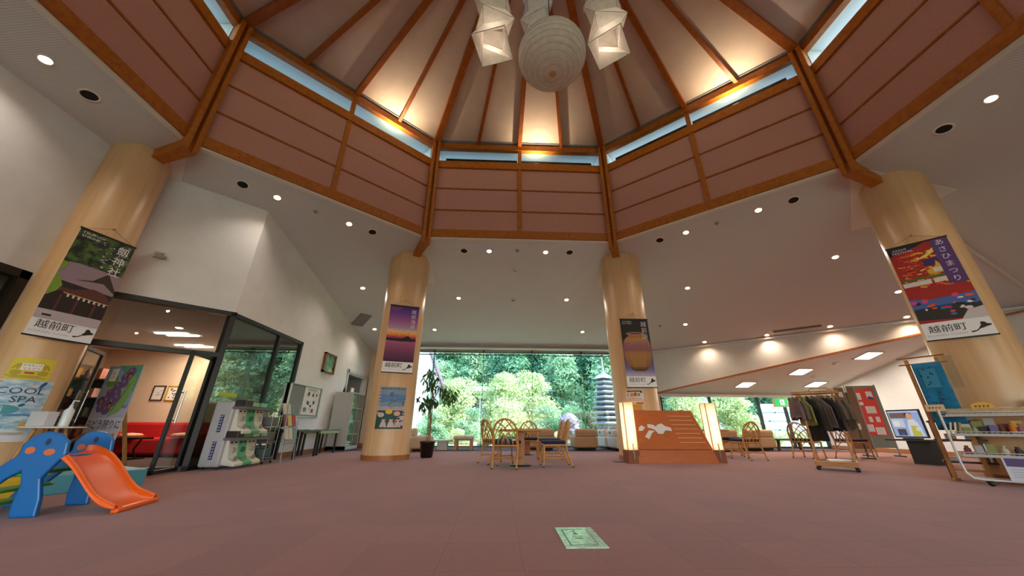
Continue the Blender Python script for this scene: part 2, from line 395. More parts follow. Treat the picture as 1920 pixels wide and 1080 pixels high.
mb = MB(); q = -nr * .02; mb.bar((a.x + q.x, a.y + q.y, lowz(a.y) + .02), (b.x + q.x, b.y + q.y, lowz(b.y) + .02), .16, .05)
mb.build('wood_edge', BEAM, wf)
mb = MB(); q = -nr * .03; mb.bar((a.x + q.x, a.y + q.y, 3.74), (b.x + q.x, b.y + q.y, 3.74), .08, .06); mb.build('cove_strip', CEIL, wf)
# low ceiling of the right alcove
mb = MB(); a2 = C_ + nr * 6.72 - tr * 2.3
slab(mb, [(x, y, lowz(y) + .02) for x, y in ((fp0.x + .05, fp0.y + .06), (13.5, 8.55), (13.5, 14.7), (5.9, 15.0), (5.9, 14.95))][:3] + [(13.5, 14.7, lowz(14.7) + .02), (6.2, 14.7, lowz(14.7) + .02)], .1)
cl = one('ceiling_low', 'low sloping ceiling with square lights over the right alcove', None, mb, mc('#e2dcd6', .85), kind='structure')
mb = MB(); mb.box((9.9, 14.5, 1.985), (7.1, .12, .11)); mb.build('valance', mc('#dedbd4', .6), cl)
wr = vwall('wall_alcove', 'cream end wall of the right alcove behind red notice board', (13.45, 14.7), (13.45, 8.35), 2.1, 3.7, .12, WALL)
vwall('wall_alcove_return', 'cream wall right of the alcove', (13.45, 8.45), (14.6, 7.45), 3.6, 3.9, .1, WALL)
mb = MB(); mb.box((13.43, 11.5, .06), (.03, 6.2, .12)); one('baseboard_right', 'wood baseboard below the alcove end wall', None, mb, BASEW, kind='structure')
mb = MB(); mb.box((-5.415, 11.25, .06), (.03, 3.3, .12)); one('baseboard_left', 'wood baseboard below the left wall', None, mb, BASEW, kind='structure')
# garden facade
wfr = vwall('wall_front', 'tan wall panel left of the garden window behind the left middle column', (-5.43, 14.9), (-3.75, 14.9), 3.9, 3.9, .15, noisemat('tan_panel', '#d3bea0', '#d9c6aa', nscale=3, rough=.7))
mb = MB(); mb.box((-4.6, 14.88, .06), (1.7, .03, .12)); mb.build('base_trim', BASEW, wfr)
# lounge behind the door
room = MB(); room.box((-8.8, 11.0, 1.4), (6.55, .12, 3.0)); room.box((-12.0, 8.0, 1.4), (.12, 7, 3)); room.box((-10.1, 5.15, 1.4), (3.9, .12, 3)); room.box((-5.5, 10.3, 1.4), (.1, 1.4, 3.0))
one('wall_lounge', 'peach painted walls of the lounge behind glass doors', None, room, PEACH, kind='structure')
mb = MB(); mb.prism([(-12.1, 4.5), (-7.05, 4.5), (-7.05, 5.6), (pd0.x + nl.x * .1, pd0.y + nl.y * .1), (pd1.x + nl.x * .1 - .02, pd1.y + nl.y * .1), (-5.52, 11.1), (-12.1, 11.1)], 2.89, 2.99)
one('ceiling_lounge', 'flat ceiling of the lounge with strip lights', None, mb, CEIL, kind='structure')
mb = MB(); mb.box((-6.5, 12.85, 1.3), (2.2, .1, 2.8)); mb.box((-7.5, 13.8, 1.3), (.1, 2.2, 2.8)); mb.box((-6.5, 14.95, 1.3), (2.2, .1, 2.8)); mb.box((-6.5, 13.9, 2.6), (2.2, 2.3, .1))
one('wall_passage', 'walls of the passage opening beyond the glass cabinet', None, mb, mc('#c4c3c4', .8), kind='structure')
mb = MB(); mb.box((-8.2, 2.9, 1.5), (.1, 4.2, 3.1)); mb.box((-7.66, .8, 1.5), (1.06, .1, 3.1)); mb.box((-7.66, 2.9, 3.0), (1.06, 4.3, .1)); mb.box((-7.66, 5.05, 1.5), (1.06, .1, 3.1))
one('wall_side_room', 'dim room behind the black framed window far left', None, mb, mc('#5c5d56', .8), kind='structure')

# pillars -------------------------------------------------------------
PIL = []
for azd, d, r, lab in ((-51.86, 8.7, .415, 'maple clad column at far left carrying the shrine banner'), (-16.1, 9.85, .56, 'maple clad column left of the garden window with sunset banner'),
                       (21.37, 9.95, .553, 'maple clad column right of the garden window with pottery banner'), (55.97, 9.75, .485, 'maple clad column at far right carrying the festival banner')):
    x, y = d * math.sin(math.radians(azd)), d * math.cos(math.radians(azd)); PIL.append((x, y, r))
    p = thing('pillar', lab, None, (x, y, 0), kind='structure')
    mb = MB(); zt = 5.9; prof = [(r, .1), (r, zt)]
    zt = 5.52 if abs(azd) < 30 else 5.55
    mb.lathe([(r, .1), (r, zt - .1), (r - .015, zt - .04), (r - .06, zt), (0.02, zt + .01)], 48); mb.build('shaft', MAPLE, p)
    mb = MB(); mb.lathe([(r + .012, 0), (r + .012, .11)], 48); mb.build('base_band', BASEW, p)

# atrium drum ---------------------------------------------------------
ZB, ZT = 5.70, 9.12
names = ['wall_atrium_front', 'wall_atrium_front_right', 'wall_atrium_right', 'wall_atrium_back_right', 'wall_atrium_back', 'wall_atrium_back_left', 'wall_atrium_left', 'wall_atrium_front_left']
WHITES = mc('#d8dfe3', .7)
for i in range(8):
    P, Q, L, t, n = side(i)
    root = thing(names[i], 'rose fabric panelled upper wall of the octagonal atrium, ' + names[i][12:].replace('_', ' ') + ' face', None, kind='structure')
    def bx(mb, s0, s1, d0, d1, z0, z1):
        A = [S(i, s0, d0, z0), S(i, s1, d0, z0), S(i, s1, d1, z0), S(i, s0, d1, z0)]; Bq = [(x, y, z1) for x, y, z in A]
        mb.add(A + Bq, [(0, 3, 2, 1), (4, 5, 6, 7), (0, 1, 5, 4), (1, 2, 6, 5), (2, 3, 7, 6), (3, 0, 4, 7)])
    def part(nm, mat, *bs, **kw):
        mb = MB()
        for q in bs: bx(mb, *q)
        return mb.build(nm, mat, root, **kw)
    zs = [5.92, 6.64, 7.41, 8.18]
    for c in range(2):
        for r_ in range(3):
            a, b = (.06, L / 2 - .05) if c == 0 else (L / 2 + .05, L - .06)
            part('fabric_panel', FABRIC, (a, b, .05, .09, zs[r_] + (.012 if r_ else 0), zs[r_ + 1] - .012))
        for z in zs[1:3]: part('batten', BEAMD, (a, b, .025, .07, z - .022, z + .022))
    part('backing', mc('#3a241c', .9), (-.02, L + .02, .09, .2, 5.66, 8.3))
    part('bottom_beam', BEAM, (-.02, L + .02, -.05, .2, ZB - .01, 5.93))
    part('rail', BEAM, (0, L, -.02, .14, 8.17, 8.42))
    part('wall_plate', BEAM, (0, L, -.03, .12, 8.93, ZT))
    part('post', BEAM, (L / 2 - .055, L / 2 + .055, 0, .1, 5.93, 8.93))
    part('clerestory_glass', GLASS, (.08, L / 2 - .055, .12, .128, 8.42, 8.93)); part('clerestory_glass', GLASS, (L / 2 + .055, L - .08, .12, .128, 8.42, 8.93))
    mb = MB(); slab(mb, [S(i, -.05, .1, 9.02), S(i, L + .05, .1, 9.02), S(i, L + .3, .75, 9.0), S(i, -.3, .75, 9.0)], .06); mb.build('soffit', WHITES, root)
    mb = MB(); slab(mb, [S(i, 0, .14, 8.36), S(i, L, .14, 8.36), S(i, L + .8, 1.6, 8.05), S(i, -.8, 1.6, 8.05)], .05); mb.build('outer_ledge', mc('#878c8e', .8), root)
    if i in (0, 1, 4, 5): part('window_sash', FRAME, (.3, L / 2 - .07, .3, .36, 8.38, 8.80), (L / 2 + .07, L - .3, .3, .36, 8.38, 8.80))
    part('corner_fillet', WHITES, (-.05, .1, .1, .9, 8.4, 9.0), (L - .1, L + .05, .1, .9, 8.4, 9.0))
# corner posts with arms onto the columns
plabs = ['left middle', 'right middle', 'far right', 'back right', 'rear right', 'rear left', 'back left', 'far left']
for i in range(8):
    q = RING[i]; rad = (q - Vector((XC, YC))).normalized(); tg = Vector((-rad.y, rad.x))
    root = thing('trim_%d' % (i + 1), 'double timber corner post of the atrium with arm, %s corner' % plabs[i], None, kind='structure')
    for sg in (-1, 1):
        mb = MB(); c = q + tg * .075 * sg - rad * .06
        mb.box((c.x, c.y, 7.28), (.09, .2, 3.7), Matrix.Rotation(math.atan2(rad.y, rad.x) - PI / 2, 3, 'Z')); mb.build('post_strip', BEAM, root, bevel=.008)
    mb = MB(); c = q + rad * .0
    mb.box((c.x, c.y, 7.28), (.07, .14, 3.66), Matrix.Rotation(math.atan2(rad.y, rad.x) - PI / 2, 3, 'Z')); mb.build('groove_board', BEAMD, root)
    if i in (7, 0, 1, 2):
        px, py, pr = PIL[{7: 0, 0: 1, 1: 2, 2: 3}[i]]; pv = Vector((px, py)); d = (pv - q).normalized(); e = pv - d * (pr - .1)
        s = q - d * .12
    else: d = rad; s = q - d * .12; e = q + d * 1.1
    mb = MB(); mb.bar((s.x, s.y, 5.56), (e.x, e.y, 5.44), .2, .25); mb.build('arm', BEAM, root, bevel=.01)
    
# dome ----------------------------------------------------------------
AP = Vector((XC, YC, 10.25)); dome = thing('ceiling_dome', 'tent shaped atrium roof of pale boards between orange rafters', None, kind='structure')
for i in range(8):
    P, Q, L, t, n = side(i)
    st = [0, L / 4, L / 2, 3 * L / 4, L]
    def rp(s, f, up): v = Vector(S(i, s, 0, 9.06)).lerp(AP, f); v.z += up; return v
    for s, wd_, nm in ((0, .17, 'hip_rafter'), (st[1], .085, 'rafter'), (st[2], .12, 'rafter'), (st[3], .085, 'rafter')):
        mb = MB(); mb.bar(rp(s, -.004, .1), rp(s, .93, .1), wd_, .2); mb.build(nm, BEAMD, dome)
    for k in range(4):
        mb = MB(); a, b = st[k] , st[k + 1]
        slab(mb, [rp(a, -.03, .17), rp(b, -.03, .17), rp(b, .99, .17), rp(a, .99, .17)], .08); mb.build('roof_board', DOME, dome)
mb = MB(); mb.lathe([(.02, -.15), (.42, -.15), (.42, .25), (.02, .25)], 16, c=AP); mb.build('apex_ring', BEAMD, dome)
mb = MB(); ring2 = [RING[i] + side(i)[4] * 0 for i in range(8)]
for i in range(8):
    P, Q, L, t, n = side(i); slab(mb, [S(i, -.3, -.05, 9.2), S(i, L + .3, -.05, 9.2), S(i, L + .3, .75, 9.1), S(i, -.3, .75, 9.1)], .05)
mb.build('eave_deck', mc('#9a9a98', .8), dome)
# ------------------------------------------------------------------ windows
def frame_box(mb, s0, s1, y0, y1, wd, dp, z=0):   # rectangular frame in local face coords
    mb.box(((s0 + s1) / 2, y0 + wd / 2, z), (s1 - s0, wd, dp)); mb.box(((s0 + s1) / 2, y1 - wd / 2, z), (s1 - s0, wd, dp))
    mb.box((s0 + wd / 2, (y0 + y1) / 2, z), (wd, y1 - y0, dp)); mb.box((s1 - wd / 2, (y0 + y1) / 2, z), (wd, y1 - y0, dp))
GF = mc('#2c2f2c', .5)
win = thing('window_1', 'wide frameless garden window with upright glass fins', None, (0, 14.92, 0), kind='structure')
fx = [-3.75, -2.73, -.63, 1.45, 3.59, 5.72, 6.3]
for a, b in zip(fx, fx[1:]):
    mb = MB(); mb.box(((a + b) / 2, 0, 1.87), (b - a - .012, .016, 3.7)); mb.build('pane', GLASSW, win)
for a in fx[1:-1]:
    mb = MB(); mb.box((a, -.16, 1.87), (.02, .3, 3.66)); mb.build('glass_fin', GLASSF, win)
    mb = MB(); mb.box((a, -.17, 3.74), (.06, .2, .06)); mb.build('fin_clamp', BLACK, win)
mb = MB(); mb.box((1.2, -.02, 3.745), (10.3, .1, .035)); mb.box((1.2, -.02, 3.63), (10.3, .07, .03)); mb.box((1.2, 0, .015), (10.3, .08, .03)); mb.build('frame_rail', mc('#23201d', .4), win)
mb = MB(); mb.box((1.2, .06, 3.83), (10.3, .1, .2)); mb.box((1.0, -.25, 3.845), (9.8, .45, .05)); mb.build('head_panel', mc('#efeeec', .6), win)
win2 = thing('window_2', 'low band of garden windows under the right alcove ceiling', None, (0, 14.6, 0), kind='structure')
mx = [6.75, 8.83, 10.86, 11.99, 13.4]
for a, b in zip(mx, mx[1:]):
    mb = MB(); mb.box(((a + b) / 2, 0, 1.0), (b - a - .06, .012, 1.96)); mb.build('pane', GLASSW, win2)
for a in mx: mb = MB(); mb.box((a, 0, 1.0), (.075, .11, 2.0)); mb.build('mullion', GF, win2)
mb = MB(); mb.box((10.1, 0, 1.975), (6.7, .1, .06)); mb.box((10.1, 0, .03), (6.7, .1, .06)); mb.build('frame_rail', GF, win2)
mb = MB(); mb.box((6.5, 14.62, 1.15), (.42, .22, 2.3)); one('trim_9', 'beige corner pier between the garden window and the alcove windows', None, mb, noisemat('pier', '#cdb595', '#d3bd9f', nscale=3), kind='structure')
mb = MB(); mb.box((6.2, 14.8, 2.9), (.6, .3, 2.2)); mb.box((10.0, 14.75, 2.9), (8.2, .2, 1.75)); one('wall_alcove_head', 'wall above the alcove windows', None, mb, WALL, kind='structure')
# glazed corner of the lounge
LW = face((-5.43, 0, 0), (1, 0, 0))     # local x = +y world
w3 = thing('window_3', 'dark framed two pane window in the left wall beside the toy machines', None, kind='structure', M=Matrix.Translation((-5.43, 6.93, 0)) @ face((0, 0, 0), (1, 0, 0)))
for a, b in ((.08, 1.62), (1.70, 2.62)):
    mb = MB(); mb.box(((a + b) / 2, 1.45, -.05), (b - a, 2.8, .012)); mb.build('pane', GLASSR, w3)
mb = MB(); frame_box(mb, -.02, 2.7, 0, 2.9, .08, .13, -.06); mb.build('frame', FRAME, w3)
mb = MB(); mb.box((1.66, 1.45, -.05), (.08, 2.8, .1)); mb.build('mullion', FRAME, w3)
mb = MB(); mb.box((.56, 1.325, -.04), (.46, .075, .003)); mb.build('yellow_notice', mc('#b9bd1e', .5), w3)
DN = face((pd1.x, pd1.y, 0), (-nl.x, -nl.y, 0))    # local x runs left along wall -> negative
d1 = thing('door_1', 'black framed glazed lounge entrance with transom and one leaf ajar', None, kind='structure', M=DN)
mb = MB(); frame_box(mb, -1.87, .03, 0, 2.9, .085, .15, -.05); mb.box((-.92, 2.02, -.05), (1.8, .085, .13)); mb.build('frame', FRAME, d1)
mb = MB(); mb.box((-.92, 2.46, -.05), (1.75, .8, .012)); mb.build('transom_pane', GLASS, d1)
def leaf(name, M, wd_, mats):
    l = bpy.data.objects.new(name, None); COL.objects.link(l); l.parent = d1; l.matrix_local = M
    mb = MB(); frame_box(mb, 0, wd_, .02, 1.96, .06, .045); mb.build('leaf_frame', FRAME, l)
    mb = MB(); mb.box((wd_ / 2, .99, 0), (wd_ - .1, 1.86, .01)); mb.build('leaf_pane', GLASS, l)
    mb = MB(); x = wd_ - .1
    for s in (-1, 1):
        mb.tube([(x, .78, .05 * s), (x, 1.3, .05 * s)], .014, 8); mb.tube([(x, .82, 0), (x, .82, .05 * s)], .01, 6); mb.tube([(x, 1.26, 0), (x, 1.26, .05 * s)], .01, 6)
    mb.build('pull_handle', CHROME, l)
leaf('door_leaf', Matrix.Translation((-.10, 0, -.02)) @ Matrix.Rotation(math.radians(180 + 62), 4, 'Y'), .72, None)
leaf('door_leaf', Matrix.Translation((-1.74, 0, -.08)) @ Matrix.Rotation(math.radians(78), 4, 'Y'), .72, None)
w4 = thing('window_4', 'tall black framed window at the far left edge', None, kind='structure', M=Matrix.Translation((-7.0, 4.92, 0)) @ face((0, 0, 0), (1, 0, 0)))
mb = MB(); frame_box(mb, -3.48, 0.02, 0, 2.85, .12, .14, -.05); mb.build('frame', FRAME, w4)
mb = MB(); mb.box((-1.74, 1.4, -.05), (3.3, 2.7, .012)); mb.build('pane', GLASS, w4)

# ------------------------------------------------------------------ ceiling fittings
WARM = (1, .82, .64)
def lamp(name, loc, energy, color=WARM, kind='SPOT', size=2.3, blend=.9, radius=.05, parent=None, rot=None):
    l = bpy.data.lights.new(name, kind); l.energy = energy; l.color = color
    if kind == 'SPOT': l.spot_size = size; l.spot_blend = blend
    if kind in ('SPOT', 'POINT'): l.shadow_soft_size = radius
    if kind == 'AREA': l.size = size
    o = bpy.data.objects.new(name, l); COL.objects.link(o); o.location = loc
    if rot: o.rotation_euler = rot
    if parent: o.parent = parent
    return o
LENS = mc('#ffdcae', .4, emit=14)
def ceil_M(i, x, y, off=0.):
    P, Q, L, t, n = side(i); k = KS if i in (2, 6) else K
    nn = Vector((-n.x * k, -n.y * k, -1)).normalized(); xx = Vector((t.x, t.y, 0)); yy = nn.cross(xx)
    p = Vector((x, y, cz(i, x, y) + off))
    return Matrix(((xx.x, yy.x, nn.x, p.x), (xx.y, yy.y, nn.y, p.y), (xx.z, yy.z, nn.z, p.z), (0, 0, 0, 1)))
_dl = {}
def downlight(i, x, y, label, e=80, lit=True, group=None, col=(1, .89, .77)):
    r = thing('downlight' if lit else 'air_outlet', label, 'downlight' if lit else 'vent', M=ceil_M(i, x, y), group=group)
    mb = MB(); ro, ri = (.085, .065) if lit else (.125, .095)
    if 'ring%d' % lit not in _dl:
        mb.lathe([(ri, -.01), (ri, .012), (ro, .012), (ro, -.01)], 24); a = mb.build('trim_ring', mc('#e9e4da', .4), r)
        mb = MB(); mb.lathe([(0.001, .004), (ri, .004)], 24) if lit else mb.lathe([(.001, -.02), (ri, .003)], 24)
        b = mb.build('lens' if lit else 'throat', LENS if lit else mc('#0b0b0b', .8), r); _dl['ring%d' % lit] = (a.data, b.data)
    else:
        for nm, me in zip(('trim_ring', 'lens' if lit else 'throat'), _dl['ring%d' % lit]):
            o = bpy.data.objects.new(nm, me); COL.objects.link(o); o.parent = r
    if lit: lamp('bulb', (0, 0, .03), e, col, parent=r, rot=(PI, 0, 0), size=2.5, radius=.06)
    return r
gd = 'downlights in the sloping ceilings'; ga = 'round air outlets in the sloping ceilings'
DLS = [(0, -.33, 8.93, 'left of the two downlights just under the front atrium beam'), (0, 1.34, 8.92, 'right of the two downlights just under the front atrium beam'),
       (0, -1.42, 11.22, 'downlight in mid ceiling of the front bay, right of the left middle column'), (0, 2.36, 11.2, 'downlight in mid ceiling of the front bay, left of the right middle column'),
       (0, -2.55, 13.3, 'downlight above the garden window near the left middle column'), (0, 3.37, 13.3, 'downlight above the garden window near the right middle column'),
       (7, -4.39, 10.34, 'downlight left of the left middle column, above the ceiling grille'), (7, -3.87, 7.62, 'right one of two downlights along the front left atrium beam'),
       (7, -4.79, 13.0, 'downlight beside the square grille at the left wall top'), (7, -5.06, 6.59, 'downlight above the top corner of the lounge wall'),
       (1, 4.9, 7.63, 'left one of two downlights along the front right atrium beam'), (1, 6.1, 6.57, 'right one of two downlights along the front right atrium beam'),
       (1, 5.98, 9.84, 'downlight right of the right middle column at mid ceiling'), (1, 6.86, 11.88, 'downlight right of the pottery banner, low on the ceiling'),
       (1, 8.67, 7.54, 'downlight alone on the ribbed ceiling left of the far right column'), (1, 11.01, 8.34, 'downlight peeping from behind the edge of the festival banner'),
       (2, 7.59, 3.51, 'large downlight at the right edge, right of the atrium'), (6, -6.47, 3.52, 'large downlight at the left edge, left of the atrium')]
for i, x, y, lb in DLS: downlight(i, x, y, lb, group=gd)
for k, (x, y, lb) in enumerate(((8.04, 12.83, 'leftmost of the wall washing downlights at the fascia'), (9.59, 11.57, 'second wall washing downlight from the left at the fascia'),
                   (10.85, 10.41, 'third wall washing downlight along the fascia, right of the slot'), (12.16, 9.28, 'wall washing downlight next to the lower part of the festival banner'))):
    downlight(1, x, y, lb, e=75, col=(1, .78, .56), group='downlights washing the fascia')
for q_, (i, x, y) in enumerate(((2, 7.59, 1.5), (2, 7.59, -.8), (6, -6.47, 1.5), (4, -.4, -3.5), (4, 1.4, -3.5), (3, 5.5, -1.8), (5, -4.6, -1.7), (4, -1.2, -6), (4, 2.4, -6))):
    r_ = downlight(i, x, y, '%s downlight of the ceiling behind the camera, counting clockwise' % 'first second third fourth fifth sixth seventh eighth ninth'.split()[q_], group='downlights behind the camera')
for i, x, y, lb in ((0, -1.07, 8.94, 'air outlet next to the left middle column under the front beam'), (0, 2.05, 8.9, 'air outlet next to the right middle column under the front beam'),
                    (7, -5.54, 6.17, 'air outlet over the lounge wall, right of the far left column'), (7, -3.41, 8.0, 'air outlet left of the left middle column'),
                    (1, 4.39, 8.06, 'air outlet right of the right middle column'), (1, 6.61, 6.15, 'air outlet on the ribbed ceiling left of the far right column'),
                    (2, 7.57, 4.1, 'air outlet above the far right column'), (6, -6.47, 4.08, 'air outlet above the far left column')):
    downlight(i, x, y, lb, lit=False, group=ga)
def fitting(i, x, y, lb, nm, cat, prof, mat=WHITEM):
    o = thing(nm, lb, cat, M=ceil_M(i, x, y)); mb = MB(); mb.lathe(prof, 20); mb.build('body', mat, o)
    mb = MB(); mb.lathe([(prof[0][0] * .5, .002), (prof[-1][0] * .45, prof[-1][1] + .012)], 12); mb.build('sensor_cap', GREYM, o)
DOMEP = [(.09, 0), (.085, .03), (.06, .05)]
fitting(0, .48, 11.26, 'round white ceiling speaker in the middle of the front bay', 'ceiling_speaker', 'speaker', [(.13, 0), (.13, .02), (.1, .03)])
fitting(0, .49, 9.72, 'small white detector below the front beam lights', 'smoke_detector', 'detector', DOMEP)
fitting(0, .5, 8.88, 'grey sprinkler head between the two front beam downlights', 'sprinkler', 'sprinkler', [(.05, 0), (.04, .02), (.02, .05)], GREYM)
fitting(7, -4.46, 7.11, 'grey sprinkler head between two downlights left', 'sprinkler', 'sprinkler', [(.05, 0), (.04, .02), (.02, .05)], GREYM)
fitting(1, 5.45, 7.15, 'grey sprinkler head between two downlights right', 'sprinkler', 'sprinkler', [(.05, 0), (.04, .02), (.02, .05)], GREYM)
fitting(1, 6.1, 12.3, 'grey sprinkler head near the pottery banner', 'sprinkler', 'sprinkler', [(.05, 0), (.04, .02), (.02, .05)], GREYM)
g = thing('ceiling_grille', 'square grey return air grille on the sloping ceiling by the left wall', 'grille', M=ceil_M(7, -5.02, 12.2)); g.scale = (.75, .75, 1)
mb = MB(); frame_box(mb, -.27, .27, -.55, .55, .03, .03, .01); mb.build('grille_frame', GREYM, g)
mb = MB(); mb.box((0, 0, 0), (.5, 1.04, .008)); mb.build('backing', mc('#8b8a8a', .7), g)
for k in range(12): mb = MB(); mb.box((0, -.48 + k * .087, .012), (.5, .03, .012)); mb.build('slat', mc('#a09e9c', .5), g)
g = thing('air_slot', 'long dark air slot at the ceiling edge above the fascia', 'vent', M=ceil_M(1, 10.1, 10.85, -.005))
mb = MB(); mb.box((0, 0, 0), (1.3, .16, .02)); mb.build('slot', mc('#6a6058', .7), g); mb = MB(); frame_box(mb, -.68, .68, -.1, .1, .02, .03); mb.build('rim', CEIL, g)
# square lights and fittings of the low ceiling
lowM = lambda x, y: face((0, 0, 0), (0, 1, 0))
def lowmat(x, y):
    nn = Vector((0, -.249, -1)).normalized(); xx = Vector((1, 0, 0)); yy = nn.cross(xx); p = (x, y, lowz(y) + .015)
    return Matrix(((xx.x, yy.x, nn.x, p[0]), (xx.y, yy.y, nn.y, p[1]), (xx.z, yy.z, nn.z, p[2]), (0, 0, 0, 1)))
PANEL = mc('#fff0dc', .5, emit=7)
for x, y, lb in ((12.15, 10.75, 'nearest square light of the low alcove ceiling'), (10.9, 12.1, 'square light of the low ceiling, middle of the diagonal row'), (9.66, 13.38, 'square light of the low ceiling above the rattan chairs'), (12.4, 13.28, 'square light of the low ceiling above the clothes rack')):
    r_ = thing('square_ceiling_light', lb, 'ceiling light', M=lowmat(x, y), group='square lights of the low ceiling')
    mb = MB(); mb.box((0, 0, .005), (.52, .52, .02)); mb.build('diffuser', PANEL, r_)
    mb = MB(); frame_box(mb, -.29, .29, -.29, .29, .03, .04, .005); mb.build('light_frame', WHITEM, r_)
    l = lamp('tube', (0, 0, .04), 40, (1, .87, .74), 'AREA', .5, parent=r_, rot=(PI, 0, 0))
for x, y, lb in ((11.57, 11.38, 'flat round detector between the square lights'), (11.75, 12.55, 'small round detector above the clothes rack')):
    r_ = thing('smoke_detector', lb, 'detector', M=lowmat(x, y)); mb = MB(); mb.lathe(DOMEP, 16); mb.build('body', WHITEM, r_); mb = MB(); mb.lathe([(.12, 0), (.12, .012)], 16); mb.build('base_plate', WHITEM, r_)
# uplights on the clerestory rail; side and rear ones unseen, added for ambience
for k, (i, f, lb) in enumerate(((0, .6, 'uplight on the front clerestory rail'), (7, .73, 'uplight on the front left clerestory rail'), (1, .72, 'uplight on the front right clerestory rail'), (2, .7, 'added unseen uplight on the right clerestory rail'), (6, .3, 'added unseen uplight on the left clerestory rail'), (3, .5, 'added unseen uplight on the back right clerestory rail'), (4, .5, 'added unseen uplight on the back clerestory rail'), (5, .5, 'added unseen uplight on the back left clerestory rail'))):
    P, Q, L, t, n = side(i); x, y, z = S(i, L * f, .05, 8.42)
    r_ = thing('uplight', lb, 'uplight', (x, y, z), math.atan2(t.y, t.x))
    mb = MB(); mb.box((0, 0, .02), (.16, .07, .04)); mb.build('housing', WHITEM, r_)
    mb = MB(); mb.box((0, 0, .045), (.13, .05, .01)); mb.build('lens', mc('#ffe2b8', .4, emit=10), r_)
    lamp('bulb', (0, -.1, .1), 75, (1, .74, .46), 'SPOT', 2.6, .8, .03, r_, (PI, 0, 0)).rotation_euler = (PI + math.radians(14), 0, 0)
# security lamp box on the lounge wall
r_ = thing('wall_spotlight', 'small square white fixture on the white wall above the lounge door', 'wall lamp', M=face((pd0.x + tl.x * .72 , pd0.y + tl.y * .72, 3.72), (-nl.x, -nl.y, 0)))
mb = MB(); mb.box((0, 0, .03), (.16, .12, .06)); mb.build('back_box', mc('#c9c2b8', .5), r_, bevel=.008)
mb = MB(); mb.box((.01, -.01, .1), (.12, .1, .1), Matrix.Rotation(.5, 3, 'X')); mb.build('lamp_head', mc('#a89f94', .5), r_, bevel=.008)
mb = MB(); mb.box((.08, -.05, .09), (.07, .05, .05)); mb.build('bracket', GREYM, r_)

# ------------------------------------------------------------------ paper lanterns
def paper(name, glow):
    m, t, b = nodes(name); out = t.nodes['Material Output']; tr = N(t, 'ShaderNodeBsdfTranslucent'); mx = N(t, 'ShaderNodeMixShader'); mx.inputs[0].default_value = .35
    d = N(t, 'ShaderNodeBsdfDiffuse'); tc = N(t, 'ShaderNodeTexCoord'); nz = N(t, 'ShaderNodeTexNoise'); nz.inputs['Scale'].default_value = 14; t.links.new(tc.outputs['Object'], nz.inputs[0])
    c = ramp(t, nz.outputs[0], [(.3, '#e2dad0'), (.7, '#f0e9e0')]); t.links.new(c, d.inputs[0]); t.links.new(c, tr.inputs[0])
    t.links.new(d.outputs[0], mx.inputs[1]); t.links.new(tr.outputs[0], mx.inputs[2]); t.links.new(mx.outputs[0], out.inputs[0]); return m
WASHI = paper('washi_paper', 0)
lan = thing('paper_lantern', 'large round white paper lantern hanging in the centre of the atrium', 'lantern', (.575, 2.75, 4.90)); lan.scale = (1, 1, .77)
prof = []
for k in range(97):
    a = -PI / 2 + .09 + (PI - .18) * k / 96; rr = .407 * (1 - .010 * (1 - abs(math.sin(k * PI / 6))))
    prof.append((rr * math.cos(a), rr * math.sin(a)))
mb = MB(); mb.lathe(prof, 48); mb.build('paper_globe', WASHI, lan)
mb = MB(); mb.lathe([(.04, -.408), (.045, -.39), (.03, -.38)], 14); mb.build('bottom_ring', mc('#c9a56a', .6), lan)
mb = MB(); mb.tube([(0, 0, .4), (0, 0, 6.05)], .006, 6); mb.build('cord', BLACK, lan)
for k in range(1, 16):
    a = -PI / 2 + .09 + (PI - .18) * k / 16; rr = .4085 * math.cos(a)
    mb = MB(); mb.tube([(rr * math.cos(q * PI / 16), rr * math.sin(q * PI / 16), .4085 * math.sin(a)) for q in range(32)], .0016, 4, closed=True); mb.build('rib', mc('#b3a893', .7), lan)
def star_lamp(x, y, z, rz, n, label, e=2):
    r_ = thing('folded_paper_lamp', label, 'lantern', (x, y, z), rz, group='folded paper lamps')
    hh = .36
    for k in range(n):
        mb = MB(); zb = k * hh; ang = (0.0, .62)[k % 2]; a2 = (.62, 0)[k % 2]
        def sq(s, zz, an): return [(s * math.cos(an + j * PI / 2), s * math.sin(an + j * PI / 2), zz) for j in range(4)]
        lo_, mid, hi_ = sq(.29, zb, ang), sq(.19, zb + hh * .5, (ang + a2) / 2 + .1), sq(.29, zb + hh, a2)
        for A, Bq in ((lo_, mid), (mid, hi_)):
            for j in range(4):
                j2 = (j + 1) % 4; mb.add([A[j], A[j2], Bq[j2]], [(0, 1, 2)]); mb.add([A[j], Bq[j2], Bq[j]], [(0, 1, 2)])
        mb.build('paper_fold', WASHI, r_)
        mb = MB()
        for j in range(4):
            mb.tube([lo_[j], lo_[(j + 1) % 4]], .003, 4); mb.tube([lo_[j], mid[j]], .002, 4); mb.tube([mid[j], hi_[j]], .002, 4)
        mb.build('wire_fold', mc('#8c7a58', .7), r_)
    mb = MB(); mb.tube([(0, 0, n * hh - .1), (0, 0, 9.95 - z)], .006, 6); mb.build('cord', BLACK, r_)
    lamp('bulb', (0, 0, hh * .5), e, WARM, 'POINT', radius=.06, parent=r_)
star_lamp(-.14, 2.75, 5.02, .5, 4, 'folded paper star lamp hanging left of the round lantern')
star_lamp(1.30, 2.75, 5.1, .15, 4, 'folded paper star lamp hanging right of the round lantern')
star_lamp(.50, 3.35, 5.75, .3, 4, 'folded paper star lamp hanging behind the round lantern', 1)

